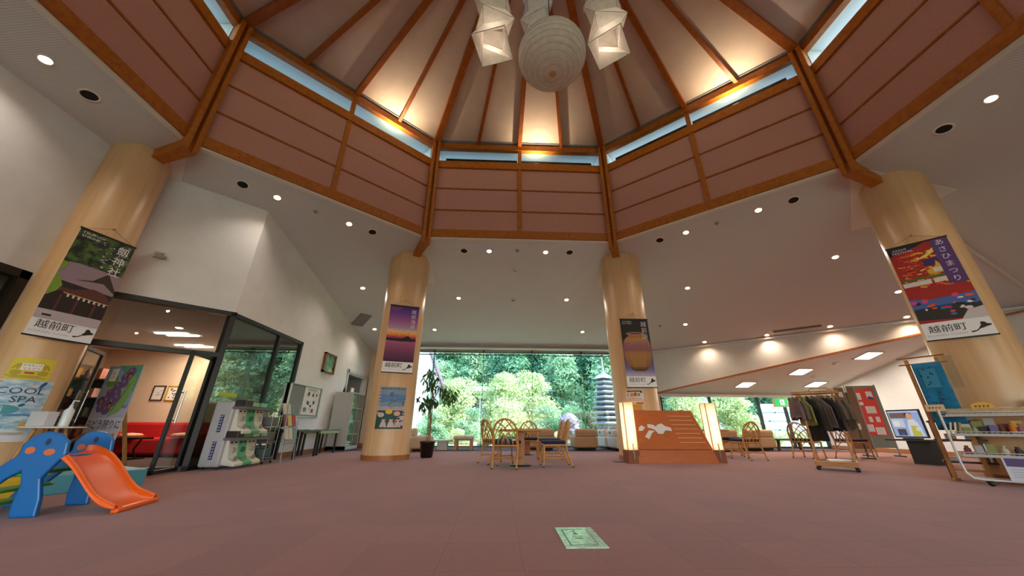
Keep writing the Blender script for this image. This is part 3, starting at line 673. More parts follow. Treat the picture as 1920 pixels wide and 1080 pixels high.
# ------------------------------------------------------------------ banners on the columns
def gradmat(name, stops, axis='Y', lo=0., hi=1., noise=.0, nsc=(3, 14, 1)):
    m, t, b = nodes(name); tc = N(t, 'ShaderNodeTexCoord'); sx = N(t, 'ShaderNodeSeparateXYZ'); t.links.new(tc.outputs['Object'], sx.inputs[0])
    mr = N(t, 'ShaderNodeMapRange'); mr.inputs['From Min'].default_value = lo; mr.inputs['From Max'].default_value = hi; t.links.new(sx.outputs[axis], mr.inputs[0])
    f = mr.outputs[0]
    if noise:
        mp = N(t, 'ShaderNodeMapping'); mp.inputs['Scale'].default_value = nsc; t.links.new(tc.outputs['Object'], mp.inputs[0])
        nz = N(t, 'ShaderNodeTexNoise'); nz.inputs['Scale'].default_value = 3; nz.inputs['Detail'].default_value = 5; t.links.new(mp.outputs[0], nz.inputs[0])
        ma = N(t, 'ShaderNodeMath', operation='MULTIPLY_ADD'); ma.inputs[1].default_value = noise; ma.inputs[2].default_value = -noise / 2; t.links.new(nz.outputs[0], ma.inputs[0])
        ad = N(t, 'ShaderNodeMath', operation='ADD'); t.links.new(f, ad.inputs[0]); t.links.new(ma.outputs[0], ad.inputs[1]); f = ad.outputs[0]
    t.links.new(ramp(t, f, stops), b.inputs['Base Color']); b.inputs['Roughness'].default_value = .7; return m
def isl(mb, x, y, s, z, mi):     # small map silhouette
    mb.poly([(x + a * s, y + b * s) for a, b in ((-1, -.55), (-.85, -.7), (-.55, -.62), (-.3, -.5), (-.1, -.3), (.15, -.25), (.5, -.1), (.9, 0), (.95, .2), (.6, .3), (.5, .5), (.25, .62), (.05, .45), (.1, .2), (-.1, -.05), (-.2, -.25), (-.5, -.48), (-.8, -.5))], z, mi)
W2, HB = .372, 1.77
INK, BW = mc('#1b1614', .7), mc('#eceaec', .7)
def banner(P, n, ztop, label, nw=.74):
    r_ = thing('hanging_banner', label, 'banner', M=face((P[0], P[1], ztop - HB), n), group='tall banners on the columns')
    mb = MB(); mb.rect(-W2, 0, W2, HB, .002); mb.rect(-W2, 0, W2, HB, -.002); mb.build('print_sheet', BW, r_)
    mb = MB(); mb.box((0, HB, 0), (2 * W2 + .02, .025, .018)); mb.build('top_rod', BLACK, r_); mb = MB(); mb.box((0, 0, 0), (2 * W2 + .02, .022, .018)); mb.build('bottom_rod', BLACK, r_)
    mb = MB(); mb.tube([(-W2 + .03, HB, 0), (0, HB + .17, -.01), (W2 - .03, HB, 0)], .003, 5); mb.build('hanging_cord', mc('#6b5a48', .7), r_)
    mb = MB(); mb.box((0, HB + .17, -.012), (.03, .02, .03)); mb.build('hook', CHROME, r_)
    mb = MB(); mb.text('越前町', .135, -.10, .175, .005, sx=1.05); mb.build('town_name', INK, r_)
    mb = MB(); mb.text('ECHIZEN TOWN', .042, -.13, .072, .005, sx=1.35); mb.build('town_name_small', mc('#b3b0b2', .7), r_)
    mb = MB(); isl(mb, .24, .15, .12, .005, 0); mb.build('map_mark', mc('#2a211c', .7), r_)
    return r_
def front(k, off=.02):
    x, y, r = PIL[k]; return x, y, r
def bpos(k, n):
    x, y, r = PIL[k]; n = Vector(n).normalized(); return (x + n.x * (r + .03), y + n.y * (r + .03))
# A shrine
n = Vector((.97, -.25)).normalized(); q = Vector((8.22 * math.sin(math.radians(-51.2)), 8.22 * math.cos(math.radians(-51.2))))
ba = banner(q, (n.x, n.y, 0), 3.585 + .08, 'shrine banner with tree and temple roof on the far left column'); ba.scale = (.93, .955, 1)
mb = MB(); mb.rect(-W2, 1.16, W2, HB - .01, .003); mb.build('tree_print', noisemat('tree_print', '#16180f', '#4c6a26', nscale=9, detail=6, lo=.42, hi=.62), ba)
mb = MB(); rr = random.Random(3)
for k in range(46):
    x, y = rr.uniform(-.05, .36), rr.uniform(1.22, 1.72)
    mb.ell(x, y, rr.uniform(.008, .022), rr.uniform(.006, .014), .004, 0, 6)
mb.build('sky_flecks', mc('#a9a5c4', .7), ba)
mb = MB()
mb.poly([(-W2, .86), (W2, .80), (W2, 1.18), (-.2, 1.20), (-W2, 1.16)], .004, 0); mb.poly([(-W2, .34), (W2, .34), (W2, .82), (-W2, .88)], .0045, 1)
mb.poly([(-.12, .93), (.1, 1.0), (.2, 1.14), (.27, 1.02), (W2, .9), (.2, 1.0)], .006, 2); mb.poly([(-.15, .935), (.19, .985), (W2, .86), (W2, .91), (.2, 1.17), (.05, .99)], .005, 2)
mb.poly([(-.33, .78), (-.1, .77), (.1, .86), (.25, .83), (W2, .72), (W2, .68), (-.33, .72)], .006, 3)
mb.line([(-.2, .70), (W2, .66)], .018, .007, 4)
for k in range(8): mb.rect(-.15 + k * .065, .645 - k * .004, -.125 + k * .065, .69 - k * .004, .0075, 5)
for x in (-.22, -.02, .2): mb.rect(x, .36, x + .025, .66, .007, 3)
mb.rect(-W2, .26, W2, .40, .0078, 6); mb.poly([(-W2, .6), (-.28, .7), (-.25, .8), (-.33, .95), (-W2, .95)], .008, 7)
mb.poly([(-W2, 1.0), (-.33, 1.05), (-.3, 1.16), (-W2, 1.18)], .0085, 7); mb.rect(-.3, .305, -.2, .335, .0085, 1)
mb.build('shrine_print', [mc('#97808c', .7), mc('#2b1b17', .7), mc('#3c2c26', .7), mc('#5e3328', .7), mc('#b98b4d', .7), mc('#d8d0cb', .7), mc('#b7aab0', .7), mc('#7c9b35', .7)], ba)
mb = MB(); mb.vtext('劔神社', .17, .24, 1.60, .006, 0, 1.12); mb.text('TSURUGI', .055, -.19, 1.71, .006, 0, sx=1.3); mb.text('SHRINE', .055, -.21, 1.65, .006, 0, sx=1.3); mb.build('lettering', BW, ba)
# B sunset coast
bb = banner(bpos(1, (.30, -.95)), (.32, -.95, 0), 3.77, 'purple sunset sea banner on the left middle column')
mb = MB(); mb.rect(-W2, .27, W2, HB - .01, .003)
mb.build('sunset_print', gradmat('sunset', [(.0, '#3a1a34'), (.2, '#7c3a62'), (.36, '#a8587c'), (.375, '#5a2648'), (.40, '#241019'), (.43, '#b8385a'), (.48, '#f0913a'), (.53, '#e8c08a'), (.6, '#a98bb0'), (.72, '#a0578f'), (.86, '#6a3a94'), (1., '#34206e')], 'Y', .27, 1.76, .12), bb)
mb = MB(); mb.poly([(-W2, .81), (-W2, .88), (-.2, .86), (-.05, .85), (.05, .9), (.12, .94), (.17, .96), (.22, .91), (.3, .86), (W2, .85), (W2, .82), (0, .8)], .004); mb.build('island_print', mc('#191019', .7), bb)
mb = MB(); mb.text('ECHIZEN', .05, -.2, 1.70, .005, 0, sx=1.3); mb.text('COAST', .05, -.24, 1.645, .005, 0, sx=1.3); mb.build('heading', mc('#d95a6c', .7), bb)
mb = MB(); mb.vtext('越前海岸', .13, .25, 1.62, .006); mb.build('lettering', mc('#d9cfe4', .7), bb)
# C pottery
bc = banner(bpos(2, (-.03, -1)), (-.03, -1, 0), 3.44, 'black and brown pottery jar banner on the right middle column')
mb = MB(); mb.rect(-W2, .27, W2, HB - .01, .003); mb.build('backdrop_print', gradmat('potbg', [(0, '#b7aec0'), (.12, '#6e659a'), (.3, '#4a4670'), (.55, '#2a1f22'), (1, '#1c1414')], 'Y', .27, 1.76), bc)
prof = [(.12, .40), (.2, .44), (.29, .56), (.345, .75), (.365, .95), (.36, 1.05), (.33, 1.18), (.25, 1.27), (.2, 1.30), (.19, 1.36)]
mb = MB(); mb.poly([(a, b) for a, b in prof] + [(-a, b) for a, b in prof[::-1]], .004); mb.build('jar_print', gradmat('jar', [(0, '#43260f'), (.15, '#8f5f2c'), (.45, '#a37040'), (.55, '#8a5650'), (.72, '#96606c'), (.86, '#b97f42'), (1, '#8f5b2a')], 'Y', .4, 1.36, .25, (9, 1, 1)), bc)
mb = MB(); mb.ell(0, 1.37, .25, .045, .005, 0); mb.ell(0, 1.372, .19, .02, .006, 1)
for k in range(9): x = -.24 + k * .06; mb.line([(x, .92), (x * .8, .75), (x * .55, .5)], .012, .006, 2)
mb.build('jar_detail', [mc('#b08274', .6), mc('#5e2c22', .7), mc('#b98a44', .7)], bc)
mb = MB(); mb.text('ECHIZEN', .052, -.19, 1.70, .005, 0, sx=1.2); mb.text('POTTERY', .052, -.19, 1.645, .005, 0, sx=1.2); mb.vtext('越前焼', .155, .245, 1.62, .006); mb.build('lettering', mc('#cfc4c0', .7), bc)
# D festival
n = Vector((-.745, -.66)).normalized(); q = Vector(bpos(3, n)) + Vector((n.y, -n.x)) * .12
bd = banner(q, (n.x, n.y, 0), 3.91, 'red and yellow festival banner on the far right column')
mb = MB(); mb.rect(-W2, .30, W2, HB - .01, .003); mb.build('festival_print', mc('#a4201a', .7), bd)
mb = MB(); rr = random.Random(11); pal = ['#e0a92c', '#c42b1e', '#e35b22', '#f0d060', '#8a1420', '#1f1a20', '#d8d0cc', '#3f6f2c']
for k in range(150):
    x, y = rr.uniform(-.34, .34), rr.uniform(.92, 1.62); a = rr.uniform(-.5, .3); l = rr.uniform(.03, .12); wd_ = rr.uniform(.008, .03)
    mb.line([(x, y), (min(.36, x + l * math.cos(a)), y + l * math.sin(a))], wd_, .0035 + k * 5e-6, rr.choice([0, 0, 1, 1, 2, 2, 3, 4]))
mb.poly([(-.36, 1.60), (-.2, 1.65), (0, 1.70), (.1, 1.76), (-W2, 1.76), (-W2, 1.55)], .005, 5)
mb.poly([(-.12, 1.43), (.05, 1.52), (.2, 1.66), (.22, 1.58), (.05, 1.47)], .0055, 3)
mb.poly([(-.02, 1.30), (.34, 1.30), (.34, 1.46), (-.02, 1.42)], .005, 8); mb.poly([(-.02, 1.22), (.1, 1.28), (.13, 1.38), (.17, 1.28), (.3, 1.3), (.3, 1.16), (0, 1.14)], .0055, 0); mb.rect(.06, 1.17, .22, 1.25, .006, 6)
mb.rect(-.36, 1.08, .3, 1.12, .006, 7); mb.poly([(-.36, .97), (-.02, .98), (-.02, 1.06), (-.36, 1.05)], .006, 6); mb.poly([(.01, .98), (.31, 1.0), (.31, 1.08), (.01, 1.06)], .006, 6)
mb.poly([(-W2, .55), (W2, .55), (W2, .74), (.2, .72), (-.1, .70), (-W2, .75)], .005, 9); mb.poly([(-W2, .36), (W2, .30), (W2, .56), (0, .58), (-W2, .56)], .005, 10)
for k in range(26):
    x, y = rr.uniform(-.33, .33), rr.uniform(.40, .72); mb.ell(x, y, rr.uniform(.015, .05), rr.uniform(.012, .03), .0056 + k * 1e-5, rr.choice([1, 6, 9, 9, 11, 2, 5, 6]), 7)
for x, y in ((-.2, .68), (-.33, .68), (.15, .72)): mb.ell(x, y, .04, .035, .0062, 12, 8)
mb.poly([(.1, .30), (W2, .30), (W2, .48), (.2, .44)], .0065, 13)
mb.build('crowd_print', [mc(c, .7) for c in pal] + [mc('#3c2566', .7), mc('#4a64a8', .7), mc('#2a2724', .7), mc('#e8e4e0', .7), mc('#d8427a', .7), mc('#c9bfc4', .7)], bd)
mb = MB(); mb.rect(.16, .92, W2, 1.75, .0068); mb.build('title_band', mc('#55376f', .7), bd)
mb = MB(); mb.vtext('あさひまつり', .115, .265, 1.68, .0075, 0, 1.2); mb.text('ASAHI', .055, -.22, 1.70, .0075, sx=1.2); mb.text('FESTIVAL', .055, -.19, 1.645, .0075, sx=1.2); mb.build('lettering', mc('#ddd4ec', .7), bd)

# ------------------------------------------------------------------ posters wrapped on the columns
def wrap(k, azd, zc):
    x, y, r = PIL[k]; a0 = math.radians(azd) + PI     # direction from column towards the camera
    def f(p):
        a = a0 - p.x / r; rr = r + .004 + p.z * 2.5
        return Vector((x + rr * math.sin(a), y + rr * math.cos(a), zc + p.y))
    return f
def poster(name, label, k, azd, zc, wd_, ht, base, cat='poster'):
    r_ = thing(name, label, cat, (0, 0, 0)); f = wrap(k, azd, zc)
    def mk(nm, mats, fn):
        mb = MB(); mb.xf = f; fn(mb); return mb.build(nm, mats, r_)
    mk('sheet', base, lambda mb: mb.rect(-wd_ / 2, -ht / 2, wd_ / 2, ht / 2, 0, 0, 14))
    return mk
mk = poster('mask_poster', 'yellow poster with two drawn hands on the far left column', 0, -51.75, 1.465, .39, .29, mc('#d8c23a', .6))
def hand(mb, sg):
    for k, a in enumerate((1.9, 1.45, 1.05, .7)):
        mb.ell(sg * (.13 - .028 * k + .01), -.02 + .05 * math.sin(a), .014, .045, .002, 0, 8, sg * (k - 1.5) * -.35)
    mb.ell(sg * .115, -.055, .05, .035, .0022, 0)
mk('hands_print', [mc('#b79d22', .6)], lambda mb: (hand(mb, 1), hand(mb, -1)))
mk('label_print', [mc('#f0ecdf', .6)], lambda mb: mb.rect(-.09, -.02, .09, .07, .003, 0, 4))
mk('lettering', [mc('#2c2436', .6), mc('#b32018', .6)], lambda mb: (mb.text('おはなしは', .033, 0, .045, .004, 0), mb.text('マスクで', .038, 0, .0, .004, 1), mb.rect(-.04, -.065, .04, -.045, .004, 1, 2), mb.rect(-.19, -.1, .1, -.095, .003, 0, 4), mb.rect(-.15, -.12, .15, -.115, .003, 0, 4)))
mk = poster('spa_poster', 'blue watercolour poster reading COOL SPA on the far left column', 0, -51.9, .93, .56, .77, noisemat('watercolour', '#6f9fb8', '#d3dde0', scale=(1, 1, 3), nscale=7, detail=5, rough=.6))
mk('wash_print', [mc('#3f8f98', .6), mc('#2c4f86', .6), mc('#4f86b4', .6), mc('#d49a2a', .6), mc('#d6d2d8', .6), mc('#d58a6a', .6)], lambda mb: (mb.ell(-.06, .0, .13, .06, .002, 0), mb.ell(-.25, .0, .07, .05, .002, 2), mb.ell(.07, .06, .03, .018, .003, 1, rot=.6), mb.ell(.17, .33, .02, .05, .003, 1, rot=-.5), mb.line([(-.2, -.1), (0, -.07), (.14, -.06), (.22, -.08)], .03, .003, 2), mb.rect(-.28, -.40, .28, -.32, .002, 4, 8), mb.rect(-.28, -.3, .2, -.285, .003, 3, 6), mb.ell(.17, -.2, .05, .045, .003, 3), mb.line([(-.2, .36), (.1, .33)], .018, .003, 5)))
mk('lettering', [mc('#23335e', .6)], lambda mb: (mb.text('COOL', .115, .01, .24, .004, sx=1.25), mb.text('SPA', .115, .06, .13, .004, sx=1.2), mb.rect(-.25, -.18, -.05, -.165, .004, 0, 4), mb.rect(-.25, -.22, -.0, -.21, .004, 0, 4)))
mk = poster('picture_poster', 'illustrated landscape poster with three small drawn figures on left middle column', 1, -15.3, 1.17, .66, .97, mc('#7f95a6', .6))
def pic(mb):
    mb.rect(-.33, .12, .33, .3, .002, 0, 8); mb.rect(-.33, -.07, .33, .02, .002, 1, 8); mb.rect(-.33, -.485, .33, -.07, .003, 2, 10)
    mb.poly([(-.1, .05), (.05, .16), (.15, .2), (.3, .2), (.31, .05)], .004, 3)
    for x, y, c in ((-.22, -.17, 4), (-.04, -.1, 5), (.15, -.14, 6), (.28, -.24, 4), (.3, -.36, 7)): mb.ell(x, y, .08 if c != 7 else .05, .055, .004, c)
    for x in (-.14, .03, .19):
        mb.poly([(x - .08, -.45), (x + .08, -.45), (x + .05, -.33), (x - .05, -.33)], .005, 4); mb.ell(x, -.29, .042, .042, .006, 6); mb.ell(x, -.255, .044, .02, .0065, 2, 10)
    for k in range(8): mb.ell(-.3, .4 - k * .075, .03, .024, .004, 7, 8); mb.ell(.3, .16 - k * .06, .022, .02, .004, 7, 8)
    for k in range(9): mb.rect(-.28 + k * .065, .42, -.24 + k * .065, .46, .003, 8)
    mb.line([(.1, -.44), (.12, -.3), (.2, -.2)], .012, .006, 6)
mk('landscape_print', [mc(c, .6) for c in ('#5d84b4', '#b9a3a0', '#214a44', '#4f4a22', '#c9b4ae', '#e0b818', '#d8a79a', '#c3b2b8', '#4d5f86')], pic)
mk('lettering', [mc('#1d1a1c', .6)], lambda mb: (mb.text('会', .12, -.02, .30, .007), mb.text('い', .08, .10, .28, .007), mb.text('に', .08, -.02, .18, .007), mb.text('行く', .07, .02, .0, .007)))
mk = poster('craft_flyer', 'colourful flyer pinned below the pottery banner', 2, 22.6, 1.5, .43, .22, mc('#d8cfc4', .6))
mk('print', [mc(c, .6) for c in ('#d0901e', '#b8452e', '#7d8f3a', '#5a3030', '#c9a0a0')], lambda mb: (mb.ell(-.06, 0, .045, .05, .002, 0), mb.ell(.02, .01, .04, .05, .002, 1), mb.ell(.1, 0, .03, .04, .002, 2), mb.rect(-.18, .07, .18, .1, .002, 3, 5), mb.ell(.16, .06, .03, .02, .003, 3), mb.rect(-.15, -.1, .15, -.08, .002, 4, 4), mb.ell(-.16, .0, .025, .05, .002, 4)))
mk = poster('event_flyer', 'pale orange flyer under the colourful flyer behind the wooden sign', 2, 22.7, 1.25, .43, .26, mc('#d9b48e', .6))
mk('print', [mc(c, .6) for c in ('#c98a2e', '#a9583c', '#8a9a3a', '#e4cdb0')], lambda mb: (mb.rect(-.1, -.1, .14, .02, .002, 0, 4), mb.rect(-.18, .06, .18, .1, .002, 3, 5), mb.rect(.02, .03, .18, .07, .003, 1, 3), mb.rect(-.18, -.12, .18, -.1, .002, 2, 5)))
# ------------------------------------------------------------------ rattan chairs and tables
def rattan_chair(label, loc, rz):
    c = thing('rattan_chair', label, 'chair', loc, rz, 'rattan dining chairs'); c.scale = (CS, CS, 1.02)
    def tb(nm, *segs, mat=RATTAN):
        mb = MB()
        for pts, r in segs: mb.tube(pts, r, 8)
        return mb.build(nm, mat, c)
    hoop = []
    for k in range(25):
        t = k / 24; a = PI * t; x = -.23 * math.cos(a)
        z = .40 + .47 * (math.sin(a) ** .62); y = -.21 - .11 * ((z - .40) / .47)
        hoop.append((x * (1.04 if .1 < t < .9 else 1), y, z))
    tb('back_hoop', (hoop, .02))
    def bk(x, z): return (x, -.21 - .11 * ((z - .40) / .47), z)
    def arc(x0, x1, z1, bend):
        return [bk(x0 + (x1 - x0) * (k / 8) ** 1.7, .42 + (z1 - .42) * (k / 8) ** .85) for k in range(9)]
    for x0, x1, z1 in ((-.14, .13, .82), (.14, -.13, .82), (-.07, .20, .70), (.07, -.20, .70), (-.21, -.02, .86), (.21, .02, .86)):
        tb('back_cane', (arc(x0, x1, z1, 0), .011))
    tb('back_cane', ([bk(-.03, .42), bk(-.03, .62)], .008), ([bk(.03, .42), bk(.03, .62)], .008))
    for sx in (-1, 1):
        tb('leg', ([(.22 * sx, .20, .40), (.225 * sx, .215, .2), (.235 * sx, .23, .012)], [.019, .018, .016]))
        tb('leg', ([(.23 * sx, -.21, .42), (.225 * sx, -.23, .25), (.22 * sx, -.33, .012)], [.019, .018, .016]))
        for y, x in ((.23, .235), (-.33, .22)):
            mb = MB(); mb.lathe([(.019, 0), (.019, .02)], 10, c=(x * sx, y, 0)); mb.build('foot_cap', BLACK, c)
    tb('seat_rail', ([(-.22, .2, .395), (.22, .2, .395)], .019), ([(-.23, -.21, .395), (.23, -.21, .395)], .019), ([(-.22, .2, .395), (-.23, -.21, .395)], .019), ([(.22, .2, .395), (.23, -.21, .395)], .019))
    tb('stretcher', ([(-.225, .22, .16), (-.22, -.27, .16)], .011), ([(.225, .22, .16), (.22, -.27, .16)], .011), ([(-.22, -.03, .16), (.22, -.03, .16)], .011))
    for sx in (-1, 1): tb('brace', ([(.225 * sx, .21, .27), (.14 * sx, .205, .36), (.05 * sx, .2, .385)], .009), ([(.222 * sx, -.21, .27), (.222 * sx, -.1, .36), (.222 * sx, 0, .385)], .009))
    mb = MB(); mb.box((0, 0, .445), (.47, .44, .065)); mb.build('seat_cushion', NAVY, c, bevel=.025)
    return c
ch0 = rattan_chair('rattan chair with navy cushion, its hooped back to us, in front of the round table', (.22, 7.58, 0), -.2)
for loc, rz, lb in (((.02, 8.42, 0), -1.05, 'rattan chair at the left side of the round table, partly behind the front chair'),
                    ((1.19, 7.85, 0), 1.57, 'rattan chair seen from the side, right of the round table'),
                    ((1.30, 9.1, 0), 1.62, 'rattan chair just behind the side-on chair right of the round table'),
                    ((.84, 9.95, 0), 3.0, 'rattan chair facing us behind the round table'),
                    ((6.78, 10.6, 0), -2.05, 'rattan chair by the right table, nearer to the glowing lamp'),
                    ((6.42, 9.45, 0), .15, 'rattan chair with its back towards the clothes rack at the right table'),
                    ((8.5, 9.95, 0), -1.15, 'rattan chair with hooped back just left of the clothes rack'),
                    ((9.55, 9.7, 0), -1.57, 'rattan chair seen behind the right side of the clothes rack')):
    dup(ch0, loc, rz, lb)
def cafe_table(label, loc, r=.45, sq=False):
    t = thing('cafe_table', label, 'table', loc, 0, 'wooden cafe tables')
    mb = MB(); mb.lathe([(.01, .655), (r - .02, .655), (r, .665), (r, .69), (r - .01, .697), (.01, .697)], 40); mb.build('tabletop', OAK, t)
    mb = MB(); mb.box((0, 0, .34), (.15, .42, .63)); mb.build('pedestal', BASEW, t, bevel=.006)
    mb = MB(); mb.lathe([(.01, .0), (.235, .0), (.235, .012), (.2, .025), (.01, .03)], 32); mb.build('base_plate', mc('#2a2724', .3, .8), t); return t
cafe_table('round wooden table in the middle of the hall with rattan chairs', (.5, 7.95, 0)); cafe_table('second round wooden table farther back behind the middle one', (.88, 10.9, 0), .4)
cafe_table('wooden table behind the right glowing lamp', (6.2, 10.45, 0))
# ------------------------------------------------------------------ lounge furniture by the windows
def armchair(label, loc, rz, m1=TAN, m2=TAN, wd_=.82, nm='armchair'):
    a = thing(nm, label, 'armchair', loc, rz)
    mb = MB(); mb.box((0, 0, .05), (wd_ * .8, .6, .06)); mb.build('plinth', mc('#1d1815', .7), a)
    mb = MB(); mb.box((0, -.3, .26), (wd_, .16, .36)); mb.build('rear_panel', m1, a, bevel=.05)
    mb = MB(); mb.box((0, -.29, .55), (wd_ - .06, .2, .28), Matrix.Rotation(.12, 3, 'X')); mb.build('backrest', m1, a, bevel=.07)
    mb = MB(); mb.box((0, .04, .3), (wd_ - .22, .6, .2)); mb.build('seat_cushion', m2, a, bevel=.05)
    for s in (-1, 1): mb = MB(); mb.box((s * (wd_ / 2 - .06), .02, .27), (.14, .62, .38)); mb.build('armrest', m1, a, bevel=.05)
    return a
armchair('tan armchair with its back to us right of the middle, before the window', (3.1, 13.2, 0), .05)
armchair('wide tan armchair partly hidden by the rattan chairs', (1.55, 13.2, 0), -.05, wd_=1.0)
armchair('cream armchair beside the potted tree at the left end of the window', (-2.42, 12.35, 0), -1.4, mc('#c7b093', .8), CREAM)
armchair('cream armchair with mauve cushion half hidden by the right middle column', (4.25, 13.75, 0), -1.5, CREAM, mc('#8d6470', .8))
armchair('cream armchair directly behind the right middle column', (4.35, 12.85, 0), -1.5, CREAM, mc('#8d6470', .8))
armchair('tan low sofa under the alcove windows', (9.35, 13.25, 0), .1, wd_=1.15, nm='low_sofa')
armchair('tan armchair behind the right rattan chairs', (7.75, 12.6, 0), .25)
for k, (x, y) in enumerate(((4.02, 13.72), (4.12, 12.82))):
    mb = MB(); mb.lathe([(.0, -.17), (.12, -.15), (.19, 0), (.12, .15), (0, .17)], 18, c=(0, 0, 0)); o = one('round_cushion', ('mauve round cushion on the cream armchair left of the right middle column', 'mauve round cushion on the armchair hidden by the right middle column')[k], 'cushion', mb, mc('#8d6470', .85), loc=(x, y + .05, .57))
ot = thing('upholstered_bench', 'low wooden bench with pale floral padded top before the window', 'bench', (-1.13, 13.05, 0))
mb = MB(); mb.box((0, 0, .40), (.68, .68, .12)); mb.build('padded_top', noisemat('floral', '#c8c4ae', '#8f9a6a', nscale=14, lo=.5, hi=.75), ot, bevel=.04)
for sx in (-1, 1):
    for sy in (-1, 1): mb = MB(); mb.box((sx * .26, sy * .26, .17), (.09, .09, .34)); mb.build('leg', OAK, ot, bevel=.01)
    mb = MB(); mb.box((sx * .26, 0, .1), (.05, .45, .05)); mb.build('side_rail', OAK, ot)
mb = MB(); mb.box((0, .0, .1), (.5, .05, .05)); mb.build('cross_rail', OAK, ot); mb = MB(); mb.box((0, 0, .32), (.62, .62, .04)); mb.build('apron', OAK, ot)
ot = thing('low_table', 'low pale table right of the potted tree', 'table', (-1.85, 13.0, 0))
mb = MB(); mb.box((0, 0, .3), (.6, .6, .05)); mb.build('tabletop', CREAM, ot, bevel=.01)
mb = MB(); mb.box((0, 0, .14), (.34, .34, .27)); mb.build('pedestal', CREAM, ot)
lb_ = thing('low_wooden_table', 'low dark wooden table under the alcove windows right of the low sofa', 'table', (10.7, 13.3, 0), .1)
mb = MB(); mb.box((0, 0, .36), (1.5, .6, .05)); mb.build('tabletop', DARKW, lb_, bevel=.01)
for sx in (-1, 1):
    for sy in (-1, 1): mb = MB(); mb.bar((sx * .62, sy * .22, .35), (sx * .7, sy * .25, 0), .08, .07); mb.build('leg', mc('#6a4526', .5), lb_)
mb = MB(); mb.box((0, 0, .1), (1.3, .06, .04)); mb.build('stretcher', DARKW, lb_)

# ------------------------------------------------------------------ potted tree
pt = thing('potted_tree', 'tall slender potted tree in a dark pot beside the left middle column', 'plant', (-1.80, 9.85, 0))
mb = MB(); mb.lathe([(.13, 0), (.15, .02), (.185, .34), (.205, .36), (.205, .39), (.18, .39), (.175, .34), (.02, .335)], 28); mb.build('pot', mc('#17130f', .35), pt)
mb = MB(); mb.lathe([(.01, .345), (.172, .345)], 20); mb.build('soil', mc('#4a3626', .95), pt)
stems = [[(0, 0, .34), (.02, .01, .9), (-.0, .0, 1.35), (.03, 0, 1.75), (.02, .02, 2.05)], [(.05, .02, .34), (.04, .02, 1.0), (.06, .0, 1.45), (.2, .0, 1.7), (.26, 0, 1.85)], [(-.05, 0, .34), (-.03, .02, .8), (-.06, .0, 1.15), (-.1, .02, 1.4)]]
for s, r in zip(stems, ([.02, .018, .016, .012, .008], [.014, .013, .012, .01, .006], [.01, .009, .008, .006])): mb = MB(); mb.tube(s, r, 8); mb.build('trunk', mc('#8a6f4c', .8), pt)
leafM = None
def leafgeo():
    mb = MB(); L, wv = .15, .032
    for a, b in ((0, .35), (.35, .7), (.7, 1.)):
        f = lambda t: (wv * math.sin(PI * min(1, t * .93 + .04)), L * t, -.06 * t * t)
        (w0, y0, z0), (w1, y1, z1) = f(a), f(b)
        mb.add([(-w0, y0, z0 + .008), (0, y0, z0), (0, y1, z1), (-w1, y1, z1 + .008)], [(0, 1, 2, 3)]); mb.add([(w0, y0, z0 + .008), (w1, y1, z1 + .008), (0, y1, z1), (0, y0, z0)], [(0, 1, 2, 3)])
    return mb
rr = random.Random(5)
for cx_, cy_, cz_, n_, sp in ((-.04, 0, 2.0, 34, .18), (.0, .02, 1.78, 30, .17), (-.14, 0, 1.35, 56, .2), (.02, .02, 1.38, 36, .17), (.42, .0, 1.62, 44, .21), (.54, 0, 1.52, 34, .17), (-.12, 0, 2.15, 16, .12)):
    for k in range(n_):
        a, t = rr.uniform(0, 2 * PI), rr.uniform(-1.2, -.1)
        if leafM is None: o = leafgeo().build('leaf', LEAF_P, pt); leafM = o.data
        else: o = bpy.data.objects.new('leaf', leafM); COL.objects.link(o); o.parent = pt
        o.location = (cx_ + rr.gauss(0, sp * .55), cy_ + rr.gauss(0, sp * .55), cz_ + rr.gauss(0, sp * .5)); o.rotation_euler = (t, rr.uniform(-.5, .5), a); q = rr.uniform(.75, 1.25); o.scale = (q, q, q)
mb = MB()
for cx_, cz_ in ((.42, 1.62), (.52, 1.5), (-.12, 1.35)): mb.tube([(.05 if cx_ > 0 else -.03, 0, 1.3 if cx_ < 0 else 1.42), (cx_ * .5, 0, cz_ + .04), (cx_, 0, cz_)], .006, 5)
mb.build('twigs', mc('#7a6a40', .8), pt, kind='stuff')

# ------------------------------------------------------------------ wooden sign with two glowing lamps
sg = thing('wooden_sign', 'orange wooden sloping board with white map relief between two glowing lamps', 'sign', (0, 0, 0))
x0, x1 = 3.17, 5.0
def wedge(mb, xa, xb, ya, za, xc, xd, yb, zb):
    mb.add([(xa, ya, za), (xb, ya, za), (xd, yb, zb), (xc, yb, zb), (xa, 8.69, za), (xb, 8.69, za), (xd, 8.69, zb), (xc, 8.69, zb)], [(0, 1, 2, 3), (4, 7, 6, 5), (0, 4, 5, 1), (3, 2, 6, 7), (0, 3, 7, 4), (1, 5, 6, 2)])
mb = MB(); wedge(mb, x0, x1, 8.36, 0, x0 + .02, 4.93, 8.40, .275); mb.build('plinth', ORANGEW, sg)
mb = MB(); wedge(mb, x0 + .03, 4.92, 8.41, .275, x0 + .03, 4.92, 8.41, .29); mb.build('shadow_gap', mc('#5a2808', .7), sg)
mb = MB(); wedge(mb, x0 + .02, 4.93, 8.39, .287, 3.3, 4.71, 8.66, 1.13); mb.build('sloping_board', ORANGEW, sg)
dv = Vector((.0, .27, .843)).normalized(); nv = Vector((0, -.843, .27)).normalized()
SM = Matrix(((1, dv.x, nv.x, x0), (0, dv.y, nv.y, 8.39), (0, dv.z, nv.z, .287), (0, 0, 0, 1)))
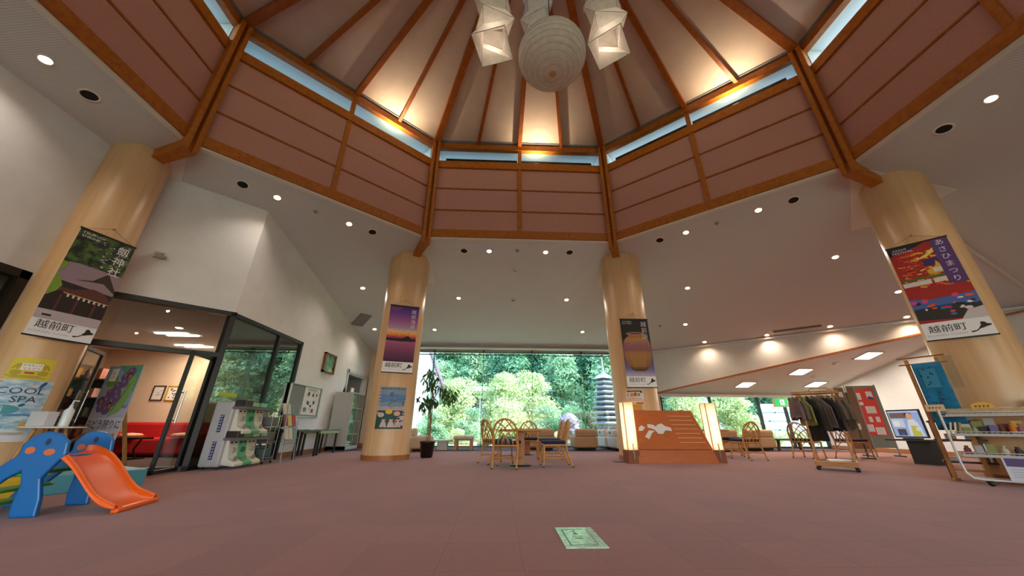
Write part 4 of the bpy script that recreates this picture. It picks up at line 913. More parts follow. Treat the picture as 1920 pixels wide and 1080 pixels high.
for k in range(7):
    xe = 1.73 - .22 * (.15 + k * .1); mb = MB(); mb.M = SM; mb.box((xe - .36, .15 + k * .1, .003), (.58, .012, .008)); mb.build('pale_strip', mc('#d9a878', .5), sg)  # thin raised pale strips across the right of the board
def relief(pts):
    mb = MB(); mb.M = SM; mb.prism([(x * .93 + .03, .40 + (y - .56) * .8) for x, y in pts], 0, .012); mb.build('map_relief', mc('#d8cfc6', .6), sg)
relief([(.12, .56), (.14, .66), (.22, .72), (.30, .66), (.22, .57)]); relief([(.24, .40), (.33, .33), (.44, .50), (.52, .56), (.38, .58)])
relief([(.36, .66), (.38, .76), (.52, .74), (.58, .68), (.63, .74), (.74, .78), (.82, .70), (.95, .66), (.97, .56), (.80, .58), (.72, .48), (.60, .48), (.52, .6)])
def glow_lamp(label, x, y, rz):
    l = thing('box_lamp', label, 'lamp', (x, y, 0), rz)
    mb = MB(); mb.box((0, 0, .135), (.28, .26, .27)); mb.build('wooden_base', noisemat('base_wood', '#7a3c14', '#87461a', nscale=4), l, bevel=.005)
    m, t, b = nodes('lamp_paper_' + str(x)); 
    tc = N(t, 'ShaderNodeTexCoord'); out = t.nodes['Material Output']
    tr_ = N(t, 'ShaderNodeBsdfTranslucent'); df = N(t, 'ShaderNodeBsdfDiffuse'); mx_ = N(t, 'ShaderNodeMixShader'); mx_.inputs[0].default_value = .62
    for q in (tr_, df): q.inputs[0].default_value = lin('#f3e3cb')
    t.links.new(df.outputs[0], mx_.inputs[1]); t.links.new(tr_.outputs[0], mx_.inputs[2]); t.links.new(mx_.outputs[0], out.inputs[0]); t.nodes.remove(b)
    mb = MB(); h0, h1 = .275, 1.29
    for a, b_ in (((-.12, -.11), (.12, -.11)), ((.12, -.11), (.12, .11)), ((.12, .11), (-.12, .11)), ((-.12, .11), (-.12, -.11))):
        mb.add([(*a, h0), (*b_, h0), (*b_, h1), (*a, h1)], [(0, 1, 2, 3)])
    mb.build('paper_shade', m, l)
    mb = MB(); mb.lathe([(.022, .31), (.022, 1.2)], 12); mb.build('tube', mc('#ffd9a0', .4, emit=9), l)
    for sx in (-1, 1):
        for sy in (-1, 1): mb = MB(); mb.box((sx * .125, sy * .115, .78), (.014, .014, 1.02)); mb.build('corner_strip', OAK, l)
    mb = MB(); mb.box((0, 0, 1.295), (.25, .23, .012)); mb.build('cap', mc('#e9dcc6', .6), l)
    mb = MB(); mb.box((.0, -.135, .25), (.02, .012, .32)); mb.build('metal_strip', mc('#8a8278', .35, .9), l)
    for z in (.45, .75, 1.05): lamp('bulb', (0, 0, z), 8, WARM, 'POINT', radius=.03, parent=l)
glow_lamp('tall glowing paper lamp at the left end of the wooden sign', 3.07, 8.5, .1); glow_lamp('tall glowing paper lamp at the right end of the wooden sign', 5.13, 8.62, 0)
mb = MB(); mb.box((0, 0, .01), (.32, .18, .02)); one('metal_foot_plate', 'thin dark metal plate on the floor left of the sign', 'plate', mb, mc('#2c2a28', .4), loc=(2.9, 8.75, 0))

# ------------------------------------------------------------------ left wall: vending stack, racks, table, board, picture, cabinet
gv = thing('capsule_toy_stand', 'tall grey stand of capsule toy machines against the left glass wall', 'toy machine', (-5.36, 7.08, 0), math.radians(0))
# local: x outward into the hall (+x), y along the wall
mb = MB(); mb.prism([(0, .0), (.36, 0), (.36, .96), (0, .96)], .045, 1.16); mb.build('side_body', mc('#b5b0b2', .45), gv, bevel=.03)
mb = MB(); mb.tube([(.0, -.0, 1.16), (.18, 0, 1.2), (.34, 0, 1.16)], .01, 4); mb.build('top_edge', mc('#b5b0b2', .45), gv)
for z in (.32, .78):
    mb = MB(); mb.box((.2, -.006, z), (.062, .008, .3)); mb.build('name_strip', mc('#2b2f63', .5), gv)
    mb = MB()
    for k in range(6): mb.box((.195, -.011, z - .12 + k * .048), (.04, .003, .012)); mb.box((.21, -.011, z - .108 + k * .048), (.012, .003, .02))
    mb.build('strip_glyphs', mc('#c7c6d6', .5), gv, kind='stuff')
for k in range(4): mb = MB(); mb.lathe([(.018, 0), (.018, .045)], 10, c=(.04 + .28 * (k % 2), .06 + .84 * (k // 2), 0)); mb.build('foot', BLACK, gv)
cols = ['#d8d3c4', '#5fae7c', '#d9d2b6']
for r_, (z0, x_) in enumerate(((.05, .36), (.60, .36))):
    mb = MB(); mb.box((x_ + .1, .48, z0 + .46), (.26, .96, .045)); mb.build('shelf_ledge', mc('#6a6066', .4), gv)
    mb = MB(); mb.box((x_ + .1, .09, z0 + .54), (.22, .18, .12)); mb.build('coin_box', mc('#2d2829', .35), gv, bevel=.01)
    for k in range(3):
        y = .22 + k * .25 + .0
        mb = MB(); mb.box((x_ + .1, y + .1, z0 + .54), (.22, .235, .12)); mb.build('capsule_window', CLEAR, gv)
        mb = MB(); mb.box((x_ + .1, y + .1, z0 + .53), (.18, .2, .07)); mb.build('display_card', mc(('#46b35e', '#c7cfa0', '#8fd6a8')[(k + r_) % 3], .5), gv)
        y = .06 + k * .25
        mb = MB(); mb.prism([(x_ - .02, z0 + .03), (x_ + .24, z0), (x_ + .25, z0 + .05), (x_ + .1, z0 + .13), (x_ + .05, z0 + .44), (x_ - .02, z0 + .44)], y, y + .24)
        mb.v = [Vector((p.x, p.z, p.y)) for p in mb.v]; mb.build('machine_front', mc(cols[k], .45), gv, bevel=.006)
        mb = MB(); mb.lathe([(.045, 0), (.045, .03), (.02, .035)], 16); mb.v = [Vector((x_ + .075 + p.z, y + .12 + p.x, z0 + .27 + p.y)) for p in mb.v]; mb.build('turn_dial', mc(('#a8a39a', '#2e6a48', '#a8a39a')[k], .4), gv)
        mb = MB(); mb.lathe([(.05, 0), (.05, .012)], 14); mb.v = [Vector((x_ + .17 + p.z, y + .1 + p.x, z0 + .12 + p.y)) for p in mb.v]; mb.build('exit_flap', mc('#8d8a86', .4), gv)
        mb = MB(); mb.box((x_ + .06, y + .06, z0 + .40), (.02, .03, .03)); mb.box((x_ + .06, y + .17, z0 + .40), (.02, .04, .025)); mb.build('sticker_print', INK, gv)
ck = thing('wire_cage_rack', 'grey wire cage rack on castors between the toy machines and leaflet stand', 'rack', (-5.2, 8.1, 0)); ck.scale = (.72, .78, .95)
mb = MB()
for x in (0, .5):
    for y in (0, .42): mb.tube([(x, y, .06), (x, y, 1.12)], .012, 6)
for z in (.12, .42, .75, 1.1): mb.tube([(0, 0, z), (.5, 0, z), (.5, .42, z), (0, .42, z)], .008, 6, closed=True)
mb.build('frame', mc('#8f8c8b', .35, .7), ck)
for z in (.12, .45, .78):
    mb = MB(); frame_box(mb, 0, .5, 0, .42, .02, .02); mb.v = [Vector((p.x, p.y, z + .2 * 0 + p.z)) for p in mb.v]
    for k in range(9): mb.box((.03 + k * .055, .21, z), (.006, .4, .006))
    for k in range(7): mb.box((.25, .03 + k * .06, z), (.5, .006, .006))
    mb.build('wire_shelf', mc('#8f8c8b', .35, .7), ck)
    mb = MB(); mb.box((.25, .2, z + .1), (.42, .34, .18)); mb.build('basket', mc(('#4b6058', '#6f6a6e', '#75707a')[int(z * 3) % 3], .6), ck, bevel=.02)
for x in (.02, .48):
    for y in (.02, .4): mb = MB(); mb.lathe([(.01, -.014), (.03, -.014), (.03, .014), (.01, .014)], 12); mb.v = [Vector((x + p.x, y + p.z, .03 + p.y)) for p in mb.v]; mb.build('castor', BLACK, ck)
bs = thing('leaflet_stand', 'leaflet stand on thin metal legs filled with brochures, left of the dark table', 'stand', (-5.0, 8.46, 0))
mb = MB()
for x, y in ((.02, .0), (.02, .5), (.33, 0), (.33, .5)): mb.tube([(x, y, 0), (.08 + x * .4, y, 1.2)], .01, 6)
mb.tube([(.3, 0, .38), (.3, .5, .38)], .008, 6); mb.build('legs_frame', mc('#8f8c8b', .35, .7), bs)
for z in (.42, .7, .95): mb = MB(); mb.box((.27 - (z - .42) * .3, .25, z), (.05, .5, .03)); mb.build('pocket_shelf', mc('#a8a6a2', .3), bs)
pc = ['#c9c3ae', '#5f7a58', '#c4bfae', '#b04a34', '#6f8f7e', '#d0c9b8', '#8f3a34', '#3d4f44', '#c9b86a', '#b8b0a4', '#b5403c', '#cfc7b0']
k = 0
for z in (.44, .72, .97):
    for y in (.08, .25, .42):
        for lay in range(2):
            mb = MB(); mb.box((0, 0, .12), (.012, .14, .24), Matrix.Rotation(-.28, 3, 'Y'))
            tag(mb.build('brochure', mc(pc[k % 12], .6), loc=(-5.0 + .28 - (z - .42) * .3 - lay * .016 + .0, 8.46 + y, z + .016)), ('%s brochure in the %s row of the leaflet stand, %s pocket, %s' % (('cream', 'green', 'ivory', 'red', 'teal', 'beige', 'dark red', 'dark green', 'yellow', 'grey', 'scarlet', 'sand')[k % 12], {.44: 'bottom', .72: 'middle', .97: 'top'}[z], {.08: 'near', .25: 'centre', .42: 'far'}[y], ('front copy', 'rear copy')[lay])), 'brochure', 'brochures in the leaflet stand'); k += 1
tb_ = thing('dark_table', 'dark slim table holding flyers below the notice board', 'table', (-5.05, 9.2, 0))
mb = MB(); mb.box((0, .55, .62), (.5, 1.15, .04)); mb.build('tabletop', mc('#2a1b14', .35), tb_)
for x in (-.21, .21):
    for y in (.05, 1.05): mb = MB(); mb.bar((x, y, .6), (x, y, 0), .05, .05); mb.build('leg', mc('#1f1511', .45), tb_)
tb2 = thing('green_edged_table', 'second slim table with pale green edge beside the glass cabinet', 'table', (-5.08, 10.4, 0))
mb = MB(); mb.box((0, .6, .63), (.5, 1.2, .025)); mb.build('tabletop', mc('#2c2622', .3), tb2); mb = MB(); mb.box((0, .6, .58), (.49, 1.19, .07)); mb.build('apron', mc('#8ba57c', .5), tb2)
for x in (-.2, .2):
    for y in (.08, 1.12): mb = MB(); mb.bar((x, y, .6), (x, y, 0), .045, .045); mb.build('leg', mc('#1f1511', .45), tb2)
rr = random.Random(9)
for k in range(12):
    y = 9.3 + k * .2; z = .641 if y < 10.36 else .644
    if 10.28 < y < 10.5: continue
    mb = MB(); mb.box((0, 0, .007), (.17, .14, .013)); o = mb.build('flyer_stack', mc(rr.choice(['#ded9cf', '#7b8f9f', '#3a3230', '#c7b8a0', '#8a5a4a', '#b9c7a8']), .6), loc=(-5.05 + rr.uniform(-.08, .1), y, z)); o.rotation_euler[2] = rr.uniform(-.2, .2)
    tag(o, 'flyer stack, %s counting from the leaflet stand along the wall tables' % ('first second third fourth fifth sixth seventh eighth ninth tenth eleventh twelfth'.split()[k]), 'flyers', 'flyers on the wall tables')
for k, (y, c, h) in enumerate(((9.0, '#4f8fc0', .25), (9.12, '#3f6a88', .22), (9.28, '#9fb8c4', .2))):
    mb = MB(); mb.box((0, 0, h / 2), (.02, .1, h), Matrix.Rotation(-.2, 3, 'Y')); tag(mb.build('flyer_holder', mc(c, .5), loc=(-5.1, y + .3, .645)), ('bright blue', 'dark blue', 'pale blue')[k] + ' upright flyer on the dark table', 'flyer')
wb = thing('notice_board', 'grey notice board with a poster of dark motifs on the left wall', 'notice board', M=face((-5.425, 9.48, .97), (1, 0, 0)))
mb = MB(); mb.box((.84, .42, .012), (1.66, .84, .02)); mb.build('felt_panel', mc('#7f8482', .9), wb); mb = MB(); frame_box(mb, 0, 1.68, 0, .84, .025, .04, .02); mb.build('frame', mc('#c9cac8', .35, .5), wb)
pp = MB(); pp.box((1.14, .43, .026), (.86, .74, .004)); pp.build('poster_sheet', mc('#d9d2cd', .6), wb)
mb = MB(); rr = random.Random(2)
for x, y, c, s in ((.95, .62, 1, .07), (1.2, .6, 2, .06), (1.4, .62, 3, .05), (.98, .38, 4, .07), (1.3, .4, 5, .06), (.88, .2, 6, .08), (1.3, .18, 3, .07), (1.15, .3, 1, .05)):
    mb.ell(x, y, s, s * .8, .0295, c, 10)
    for k in range(5): mb.ell(x + rr.uniform(-.12, .12), y + rr.uniform(-.1, .1), .018, .015, .0292, rr.choice([0, 3, 0, 7]), 6)
mb.rect(.85, .7, 1.4, .77, .0292, 8); mb.build('motif_print', [mc(c, .6) for c in ('#1c1c22', '#3a4450', '#4a4a50', '#7a3a34', '#2f4a78', '#42302a', '#4f7a5a', '#9a4a6a', '#a4b48a')], wb)
pf = thing('framed_picture', 'small framed garden picture high on the left wall', 'picture', M=face((-5.40, 10.88, 2.29), (1, 0, 0)))
mb = MB(); frame_box(mb, 0, .75, 0, .6, .05, .09, .0); mb.build('frame', mc('#7a4420', .45), pf); mb = MB(); mb.box((.375, .3, .0), (.66, .51, .02)); mb.build('print', noisemat('picture_print', '#5d7f6a', '#b9c9b4', nscale=7, detail=6), pf)
mb = MB(); mb.box((.375, .3, .02), (.66, .51, .004)); mb.build('glazing', GLASS, pf); mb = MB(); mb.box((.37, -.04, .01), (.12, .04, .01)); mb.build('caption_tag', PAPER, pf)
cb = thing('glass_cabinet', 'tall grey display cabinet with glass front at the end of the left wall', 'cabinet', (-5.33, 11.95, 0))
mb = MB(); mb.box((.3, .01, .9), (.6, .02, 1.7)); mb.box((.3, .98, .9), (.6, .02, 1.7)); mb.box((.01, .5, .9), (.02, .98, 1.7)); mb.box((.3, .5, 1.765), (.6, 1, .03)); mb.box((.3, .5, .1), (.6, 1, .1)); mb.build('body', mc('#aaa8a6', .5), cb)
mb = MB(); mb.box((.59, .5, .95), (.012, .94, 1.6)); mb.build('glass_front', GLASS, cb)
for z in (.5, .9, 1.3): mb = MB(); mb.box((.3, .5, z), (.54, .94, .02)); mb.build('shelf', mc('#c8ccd0', .3), cb)
mb = MB(); mb.box((.3, .5, .03), (.5, .9, .06)); mb.build('plinth', mc('#55534f', .6), cb)
mb = MB(); mb.box((.58, .5, .95), (.03, .03, 1.6)); mb.build('door_stile', mc('#9a9a98', .4), cb)
for k, (y, z, c, lb) in enumerate(((.2, .91, '#4f88b4', 'blue boxed craft on the middle cabinet shelf'), (.5, .51, '#c9a43a', 'gold framed craft on the lower cabinet shelf'), (.65, 1.31, '#9a4a2c', 'rust coloured craft on the upper cabinet shelf'), (.75, .91, '#7fa2b4', 'pale blue craft on the middle cabinet shelf'), (.25, .15, '#d9d5cc', 'white craft at the cabinet bottom'))):
    mb = MB(); mb.lathe([(.03, 0), (.07, .03), (.08, .12), (.05, .2), (.03, .22), (.035, .25)], 14) if k % 2 else mb.box((0, 0, .1), (.12, .18, .2)); tag(mb.build('craft_item', mc(c, .5), loc=(-5.03, 11.95 + y, z + .001)), lb, 'ornament')
mb = MB(); mb.lathe([(.035, 0), (.04, .06), (.025, .14), (.01, .16), (.01, .22), (.0, .23)], 12); one('dark_bottle', 'dark slim bottle on top of the glass cabinet', 'bottle', mb, BLACK, loc=(-5.15, 12.15, 1.78))
fr_ = thing('small_frame', 'small beige frame standing on top of the glass cabinet', 'frame', (-5.05, 12.55, 1.78)); mb = MB(); mb.box((0, 0, .1), (.02, .26, .2)); mb.build('frame', mc('#cbb58c', .5), fr_); mb = MB(); mb.box((.012, 0, .1), (.004, .2, .14)); mb.build('card', PAPER, fr_)
mb = MB(); mb.tube([(-5.2, 13.05, 0), (-5.25, 13.2, 1.0)], .015, 8); one('broom_stick', 'thin reddish stick leaning right of the glass cabinet', 'stick', mb, mc('#8a4a3a', .6))

# ------------------------------------------------------------------ lounge interior
sf = thing('red_sofa', 'bright red sofa against the lounge wall seen through the door', 'sofa', (-8.9, 10.35, 0))
RED = noisemat('red_cloth', '#a80f14', '#bd151a', nscale=40, rough=.85)
mb = MB(); mb.box((0, .25, .42), (2.6, .24, .8)); mb.build('backrest', RED, sf, bevel=.07); mb = MB(); mb.box((0, -.15, .24), (2.6, .75, .4)); mb.build('seat', RED, sf, bevel=.06)
for s in (-1, 1): mb = MB(); mb.box((s * 1.28, -.1, .32), (.2, .8, .5)); mb.build('armrest', RED, sf, bevel=.06)
for k, (x, y, z) in enumerate(((-9.35, 9.9, .49), (-8.1, 9.95, .5), (-7.8, 10.0, .5))):
    mb = MB(); mb.lathe([(0, -.05), (.2, -.04), (.25, 0), (.2, .05), (0, .07)], 20); o = mb.build('cushion', noisemat('cushion_print', '#c9744a', '#d8b08a', nscale=9), loc=(x, y, z)); tag(o, ('flat patterned cushion on the left part of the red sofa', 'patterned cushion mid sofa near the door leaf', 'patterned cushion on the right end of the red sofa')[k], 'cushion')
st = thing('side_table', 'small black side table in front of the red sofa', 'table', (-8.75, 9.35, 0)); mb = MB(); mb.box((0, 0, .45), (.6, .4, .04)); mb.build('tabletop', BLACK, st)
mb = MB(); mb.tube([(-.2, 0, .43), (-.1, 0, .2), (-.2, 0, .02)], .02, 6); mb.build('leg', BLACK, st); mb = MB(); mb.tube([(.2, 0, .43), (.1, 0, .2), (.2, 0, .02)], .02, 6); mb.build('leg', BLACK, st); mb = MB(); mb.box((0, 0, .01), (.55, .35, .02)); mb.build('foot_plate', BLACK, st)
for k, (x, c, lb) in enumerate(((-10.02, '#3a2420', 'dark framed print on the peach lounge wall'), (-9.6, '#c9a22a', 'yellow framed print with dark marks on the peach lounge wall'))):
    f_ = thing('framed_print', lb, 'picture', M=face((x, 10.935, 1.62), (0, -1, 0))); mb = MB(); frame_box(mb, -.17, .17, -.21, .21, .025, .03, .01); mb.build('frame', mc(c, .5), f_); mb = MB(); mb.rect(-.16, -.2, .16, .2, .006); mb.build('paper', PAPER, f_)
    mb = MB(); rr = random.Random(k)
    for j in range(9 if k else 5): mb.ell(rr.uniform(-.1, .1), rr.uniform(-.13, .13), .025 if k else .06, .02 if k else .006, .008, 0, 7)
    mb.build('ink_print', mc('#1d1a18' if k else '#8a7f78', .6), f_)
SHM = Matrix.Translation((-9.3, 8.3, 0)) @ Matrix.Rotation(math.radians(47), 4, 'Z')
sh = thing('dark_shelf', 'dark shelf with boxes and bottles inside the lounge, left of the cutout board', 'shelf', M=SHM)
mb = MB(); mb.box((0, .2, .9), (1.6, .02, 1.8)); mb.box((-.8, 0, .9), (.03, .4, 1.8)); mb.box((.8, 0, .9), (.03, .4, 1.8)); mb.build('case', mc('#1d130e', .5), sh)
for z in (.1, .5, .9, 1.3, 1.7): mb = MB(); mb.box((0, 0, z), (1.57, .4, .03)); mb.build('shelf_board', mc('#1d130e', .5), sh)
rr = random.Random(4); pal = ['#c98a2a', '#b87a6a', '#7a3a2c', '#d0b48c', '#3f4a3a', '#c9a08c']; rows = {.516: 'lowest', .916: 'second', 1.316: 'third', 1.716: 'top'}
nth = ['first', 'second', 'third', 'fourth', 'fifth', 'sixth', 'seventh']; cn = dict(zip(pal, ['amber', 'dusty pink', 'brown', 'beige', 'dark green', 'salmon']))
for z in rows:
    for k in range(7):
        h = rr.uniform(.12, .26); wd_ = rr.uniform(.09, .16); c = rr.choice(pal)
        mb = MB(); mb.box((0, 0, h / 2), (wd_, .14, h)) if k % 3 else mb.lathe([(.04, 0), (.045, h * .6), (.015, h * .8), (.015, h)], 12)
        tag(mb.build('boxed_good' if k % 3 else 'bottle', mc(c, .5), loc=(SHM @ Vector((-.6 + .2 * k, -.1, z)))[:]), '%s %s standing %s from the left on the %s lounge shelf' % (cn[c], 'box' if k % 3 else 'bottle', nth[k], rows[z]), 'box' if k % 3 else 'bottle', 'goods on the lounge shelf')
for x, y, lb in ((-8.2, 8.7, 'pair of strip lights on the lounge ceiling near the glass door'), (-8.9, 10.1, 'pair of strip lights on the lounge ceiling above the red sofa')):
    c_ = thing('strip_light', lb, 'ceiling light', (x, y, 2.885))
    for k in (0, 1): mb = MB(); mb.box((.1 * k, .22 * k, -.01), (.75, .09, .02)); mb.build('tube', mc('#fff2dc', .4, emit=12), c_)
    lamp('glow', (0, 0, -.08), 40, (1, .80, .60), 'AREA', .7, parent=c_)
mb = MB(); mb.lathe([(.0, -.01), (.06, -.01), (.07, 0)], 16); one('recessed_light', 'single round light on the lounge ceiling seen through the transom', 'downlight', mb, mc('#ffe6c0', .4, emit=10), loc=(-7.6, 8.2, 2.887))

# face cutout board ---------------------------------------------------
gp = Vector((-6.31, 6.42)); gq = Vector((-7.12, 6.66)); gx = (gp - gq).normalized(); gn = (gx.y, -gx.x, 0)
gb = thing('face_cutout_board', 'grape picking photo board with purple grape bunch on wooden feet in the lounge door', 'sign board', M=face((gq.x, gq.y, .06), gn))
GW, GH = .845, 1.68
mb = MB(); mb.box((GW / 2, GH / 2, -.012), (GW, GH, .02)); mb.build('board', mc('#c9c5cc', .7), gb)
mb = MB(); mb.rect(0, .95, GW, GH, .001, 0); mb.rect(0, .8, GW, 1.0, .001, 1); mb.poly([(.25, GH), (GW, GH), (GW, 1.2), (.6, 1.45)], .002, 2); mb.line([(.1, 1.1), (.35, 1.42)], .06, .002, 3)
mb.build('sky_print', [mc(c, .7) for c in ('#8fa5bd', '#b5a9c0', '#5e9a7c', '#c99a86')], gb)
GM = Matrix.Translation((0, .82 - .52 * .78, 0)) @ Matrix.Diagonal((1, .78, 1, 1))
mb = MB(); mb.M = GM; mb.poly([(.45, .5), (.7, .62), (.78, .9), (.82, 1.3), (.72, 1.45), (.6, 1.1), (.5, .8)], .003, 0); mb.ell(.22, 1.28, .14, .14, .003, 1, 12); mb.line([(.5, .62), (.7, 1.2)], .02, .004, 2); mb.build('leaf_print', [mc('#7fa05a', .7), mc('#6f9a4a', .7), mc('#4a7038', .7)], gb)
mb = MB(); mb.M = GM; rr = random.Random(8)
for x, y, r in ((.62, 1.47, .11), (.52, 1.36, .11), (.55, 1.22, .1), (.42, 1.15, .11), (.45, 1.0, .12), (.3, 1.02, .1), (.28, .85, .13), (.42, .82, .12), (.2, .7, .1), (.36, .66, .11), (.5, .9, .1), (.14, .85, .1)): mb.ell(x, y, r, r, .005 + rr.random() * .001, 0, 16); mb.ell(x - .02, y + .04, .02, .035, .0068, 1, 8)
mb.build('grape_print', [mc('#6f5078', .7), mc('#a58aac', .7)], gb)
mb = MB(); mb.M = GM
for x, y in ((.62, 1.38), (.15, .84), (.4, .74)): mb.ell(x, y, .055, .075, .0072, 0, 16); mb.ell(x + .008, y - .01, .04, .055, .0076, 1, 16)
mb.build('face_hole', [mc('#2b1a16', .8), mc('#b5703c', .8)], gb)
mb = MB(); mb.text('ぶどう狩りに', .155, .43, .68, .004, sx=.92); mb.text('ぶどう狩りに', .155, .433, .683, .0045, sx=.92); mb.build('lettering', mc('#3a2f44', .7), gb)
mb = MB(); mb.box((.2, 1.52, .006), (.16, .22, .004)); mb.build('white_label', PAPER, gb); mb = MB()
for k in range(4): mb.rect(.15, 1.46 + k * .035, .25, 1.467 + k * .035, .009)
mb.build('label_text', mc('#b06a78', .7), gb)
for x in (.08, .78):
    mb = MB(); mb.bar((x, .55, -.03), (x, -.02, .7), .04, .04, up=(1, 0, 0)); mb.bar((x, -.03, -.35), (x, -.03, .74), .04, .04, up=(1, 0, 0)); mb.bar((x, .9, -.03), (x, -.02, -.34), .04, .04, up=(1, 0, 0)); mb.build('wooden_foot', OAK, gb)

# ------------------------------------------------------------------ children's corner at the left
BLUE = mc('#0766aa', .35); ORA = mc('#f2610c', .35); GRN = mc('#4a9a2c', .4)
sl = thing('toy_slide', 'blue and orange plastic toddler slide on the carpet at lower left', 'toy slide', (-3.53, 4.06, 0), math.atan2(.23, .97))
# local: +x towards the chute end, y across; chute end at x=0
cp = [(.02, .03), (-.05, .035), (-.16, .075), (-.28, .2), (-.42, .36), (-.54, .455), (-.64, .485), (-.70, .485)]
mb = MB(); hw = .2
sec = lambda: [(-.29, .01), (-.285, .065), (-.25, .075), (-.225, .05), (-.2, .0), (0, -.012), (.2, 0), (.225, .05), (.25, .075), (.285, .065), (.29, .01)]
prev = None; n = 11; vs = []; fs = []
for i, (x, z) in enumerate(cp):
    wsc = 1.06 if i < 2 else (1.0 if i < 6 else .95); lift = .6 if i == 0 else 1
    for y, dz in sec(): vs.append((x - dz * .35, y * wsc, z + dz * lift))
for i in range(len(cp) - 1):
    for j in range(n - 1): fs.append((i * n + j, i * n + j + 1, (i + 1) * n + j + 1, (i + 1) * n + j))
mb.add(vs, fs, 0, True); o = mb.build('chute', ORA, sl)
m_ = o.modifiers.new('sub', 'SUBSURF'); m_.levels = m_.render_levels = 2; m_ = o.modifiers.new('sol', 'SOLIDIFY'); m_.thickness = .022
mb = MB(); mb.box((.0, 0, .02), (.06, .58, .04)); mb.build('chute_lip', ORA, sl, bevel=.015)
def side_panel(y):
    out = [(-.52, .49), (-.54, .6), (-.62, .67), (-.72, .69), (-.80, .66), (-.86, .58), (-.85, .5), (-.98, .36), (-1.12, .2), (-1.2, .03), (-1.2, 0), (-1.07, 0), (-.98, .16), (-.86, .3), (-.78, .36), (-.74, .25), (-.74, .1), (-.72, 0), (-.54, 0), (-.56, .14), (-.62, .3), (-.56, .42)]
    bm = MB(); bm.prism(out, y - .022, y + .022); bm.v = [Vector((p.x, p.z, p.y)) for p in bm.v]; o = bm.build('side_panel', BLUE, sl, bevel=.014)
    for x, z, rx, rz_, c in ((-.68, .60, .02, .03, '#0a2c4a'), (-.78, .53, .035, .03, '#d86a2a'), (-.64, .515, .04, .028, '#d86a2a'), (-.95, .30, .03, .022, '#c9a03a'), (-1.03, .21, .03, .022, '#4a9a2c')):
        for s in (-1, 1):
            q = MB(); q.ell(x, z, rx, rz_, s * .0235, 0, 14); q.v = [Vector((p.x, y + p.z, p.y)) for p in q.v]; q.build('cutout', mc(c, .5), sl)
for y in (-.27, .27): side_panel(y)
for x, z in ((-.83, .33), (-.95, .2), (-1.06, .08)): mb = MB(); mb.box((x, 0, z), (.16, .52, .03)); mb.build('step', GRN, sl, bevel=.012)
mb = MB(); mb.box((-.70, 0, .46), (.22, .5, .03)); mb.build('platform', BLUE, sl, bevel=.01)
pm = thing('play_mat_block', 'teal and yellow soft play block behind the toy slide', 'play block', (-5.5, 4.66, 0), math.radians(62))
mb = MB(); mb.box((.59, 0, .1), (.88, .7, .2)); mb.build('teal_block', mc('#4f97a4', .6), pm, bevel=.012); mb = MB(); mb.box((-.25, 0, .1), (.8, .7, .2)); mb.build('yellow_block', mc('#c9a01e', .6), pm, bevel=.012)
stt = thing('sanitizer_stand', 'small white table on splayed wooden legs left of the cutout board', 'table', (-5.95, 5.18, 0), math.radians(42))
mb = MB(); mb.lathe([(.01, .70), (.3, .70), (.32, .71), (.32, .72), (.01, .725)], 32); mb.build('tabletop', WHITEM, stt)
for a in (.5, 2.1, 3.7, 5.2): mb = MB(); mb.tube([(.14 * math.cos(a), .14 * math.sin(a), .7), (.27 * math.cos(a), .27 * math.sin(a), 0)], .02, 8); mb.build('leg', mc('#c08a4a', .5), stt)
bt = thing('sanitizer_bottle', 'white pump bottle on the small white table', 'bottle', (-5.9, 5.25, .726)); mb = MB(); mb.lathe([(.05, 0), (.052, .02), (.052, .2), (.02, .24), (.018, .27)], 18); mb.build('body', mc('#cfd4d2', .3), bt); mb = MB(); mb.tube([(0, 0, .27), (0, 0, .33), (.07, .0, .325)], .01, 8); mb.build('pump', WHITEM, bt)
mb = MB(); mb.box((0, 0, .09), (.22, .13, .18)); one('tissue_box', 'grey white paper box on the small white table', 'box', mb, mc('#c2bfc0', .6), bevel=.008, loc=(-6.0, 5.08, .727))

# ------------------------------------------------------------------ floor notice
fs_ = thing('floor_notice', 'notice sheet with painted pale green reflection and green figure lying on the carpet near us', 'floor sign', (0, 0, .004))
pg = [(.475, 2.73), (.765, 2.73), (.765, 3.23), (.475, 3.23)]
mb = MB(); mb.prism(pg, -.002, .0015); mb.build('sheet', noisemat('notice_reflection', '#9accb0', '#e6f4d8', nscale=24, detail=5, rough=.08), fs_)  # pale green mottling paints in the greenery mirrored by the gloss
mb = MB(); mb.line([(.52, 2.79), (.71, 2.79)], .008, .002); mb.line([(.71, 2.79), (.71, 3.16)], .006, .002); mb.line([(.52, 2.79), (.52, 3.17)], .008, .002); mb.line([(.52, 3.17), (.69, 3.17)], .012, .002); mb.build('border_print', mc('#173420', .4), fs_)
mb = MB(); mb.poly([(.585, 3.03), (.625, 3.03), (.605, 3.11)], .0022); mb.ell(.605, 3.125, .012, .016, .0022, 0, 10); mb.rect(.57, 2.98, .64, 2.995, .0022); mb.rect(.58, 2.93, .64, 2.955, .0022); mb.build('figure_print', mc('#12803c', .4), fs_)
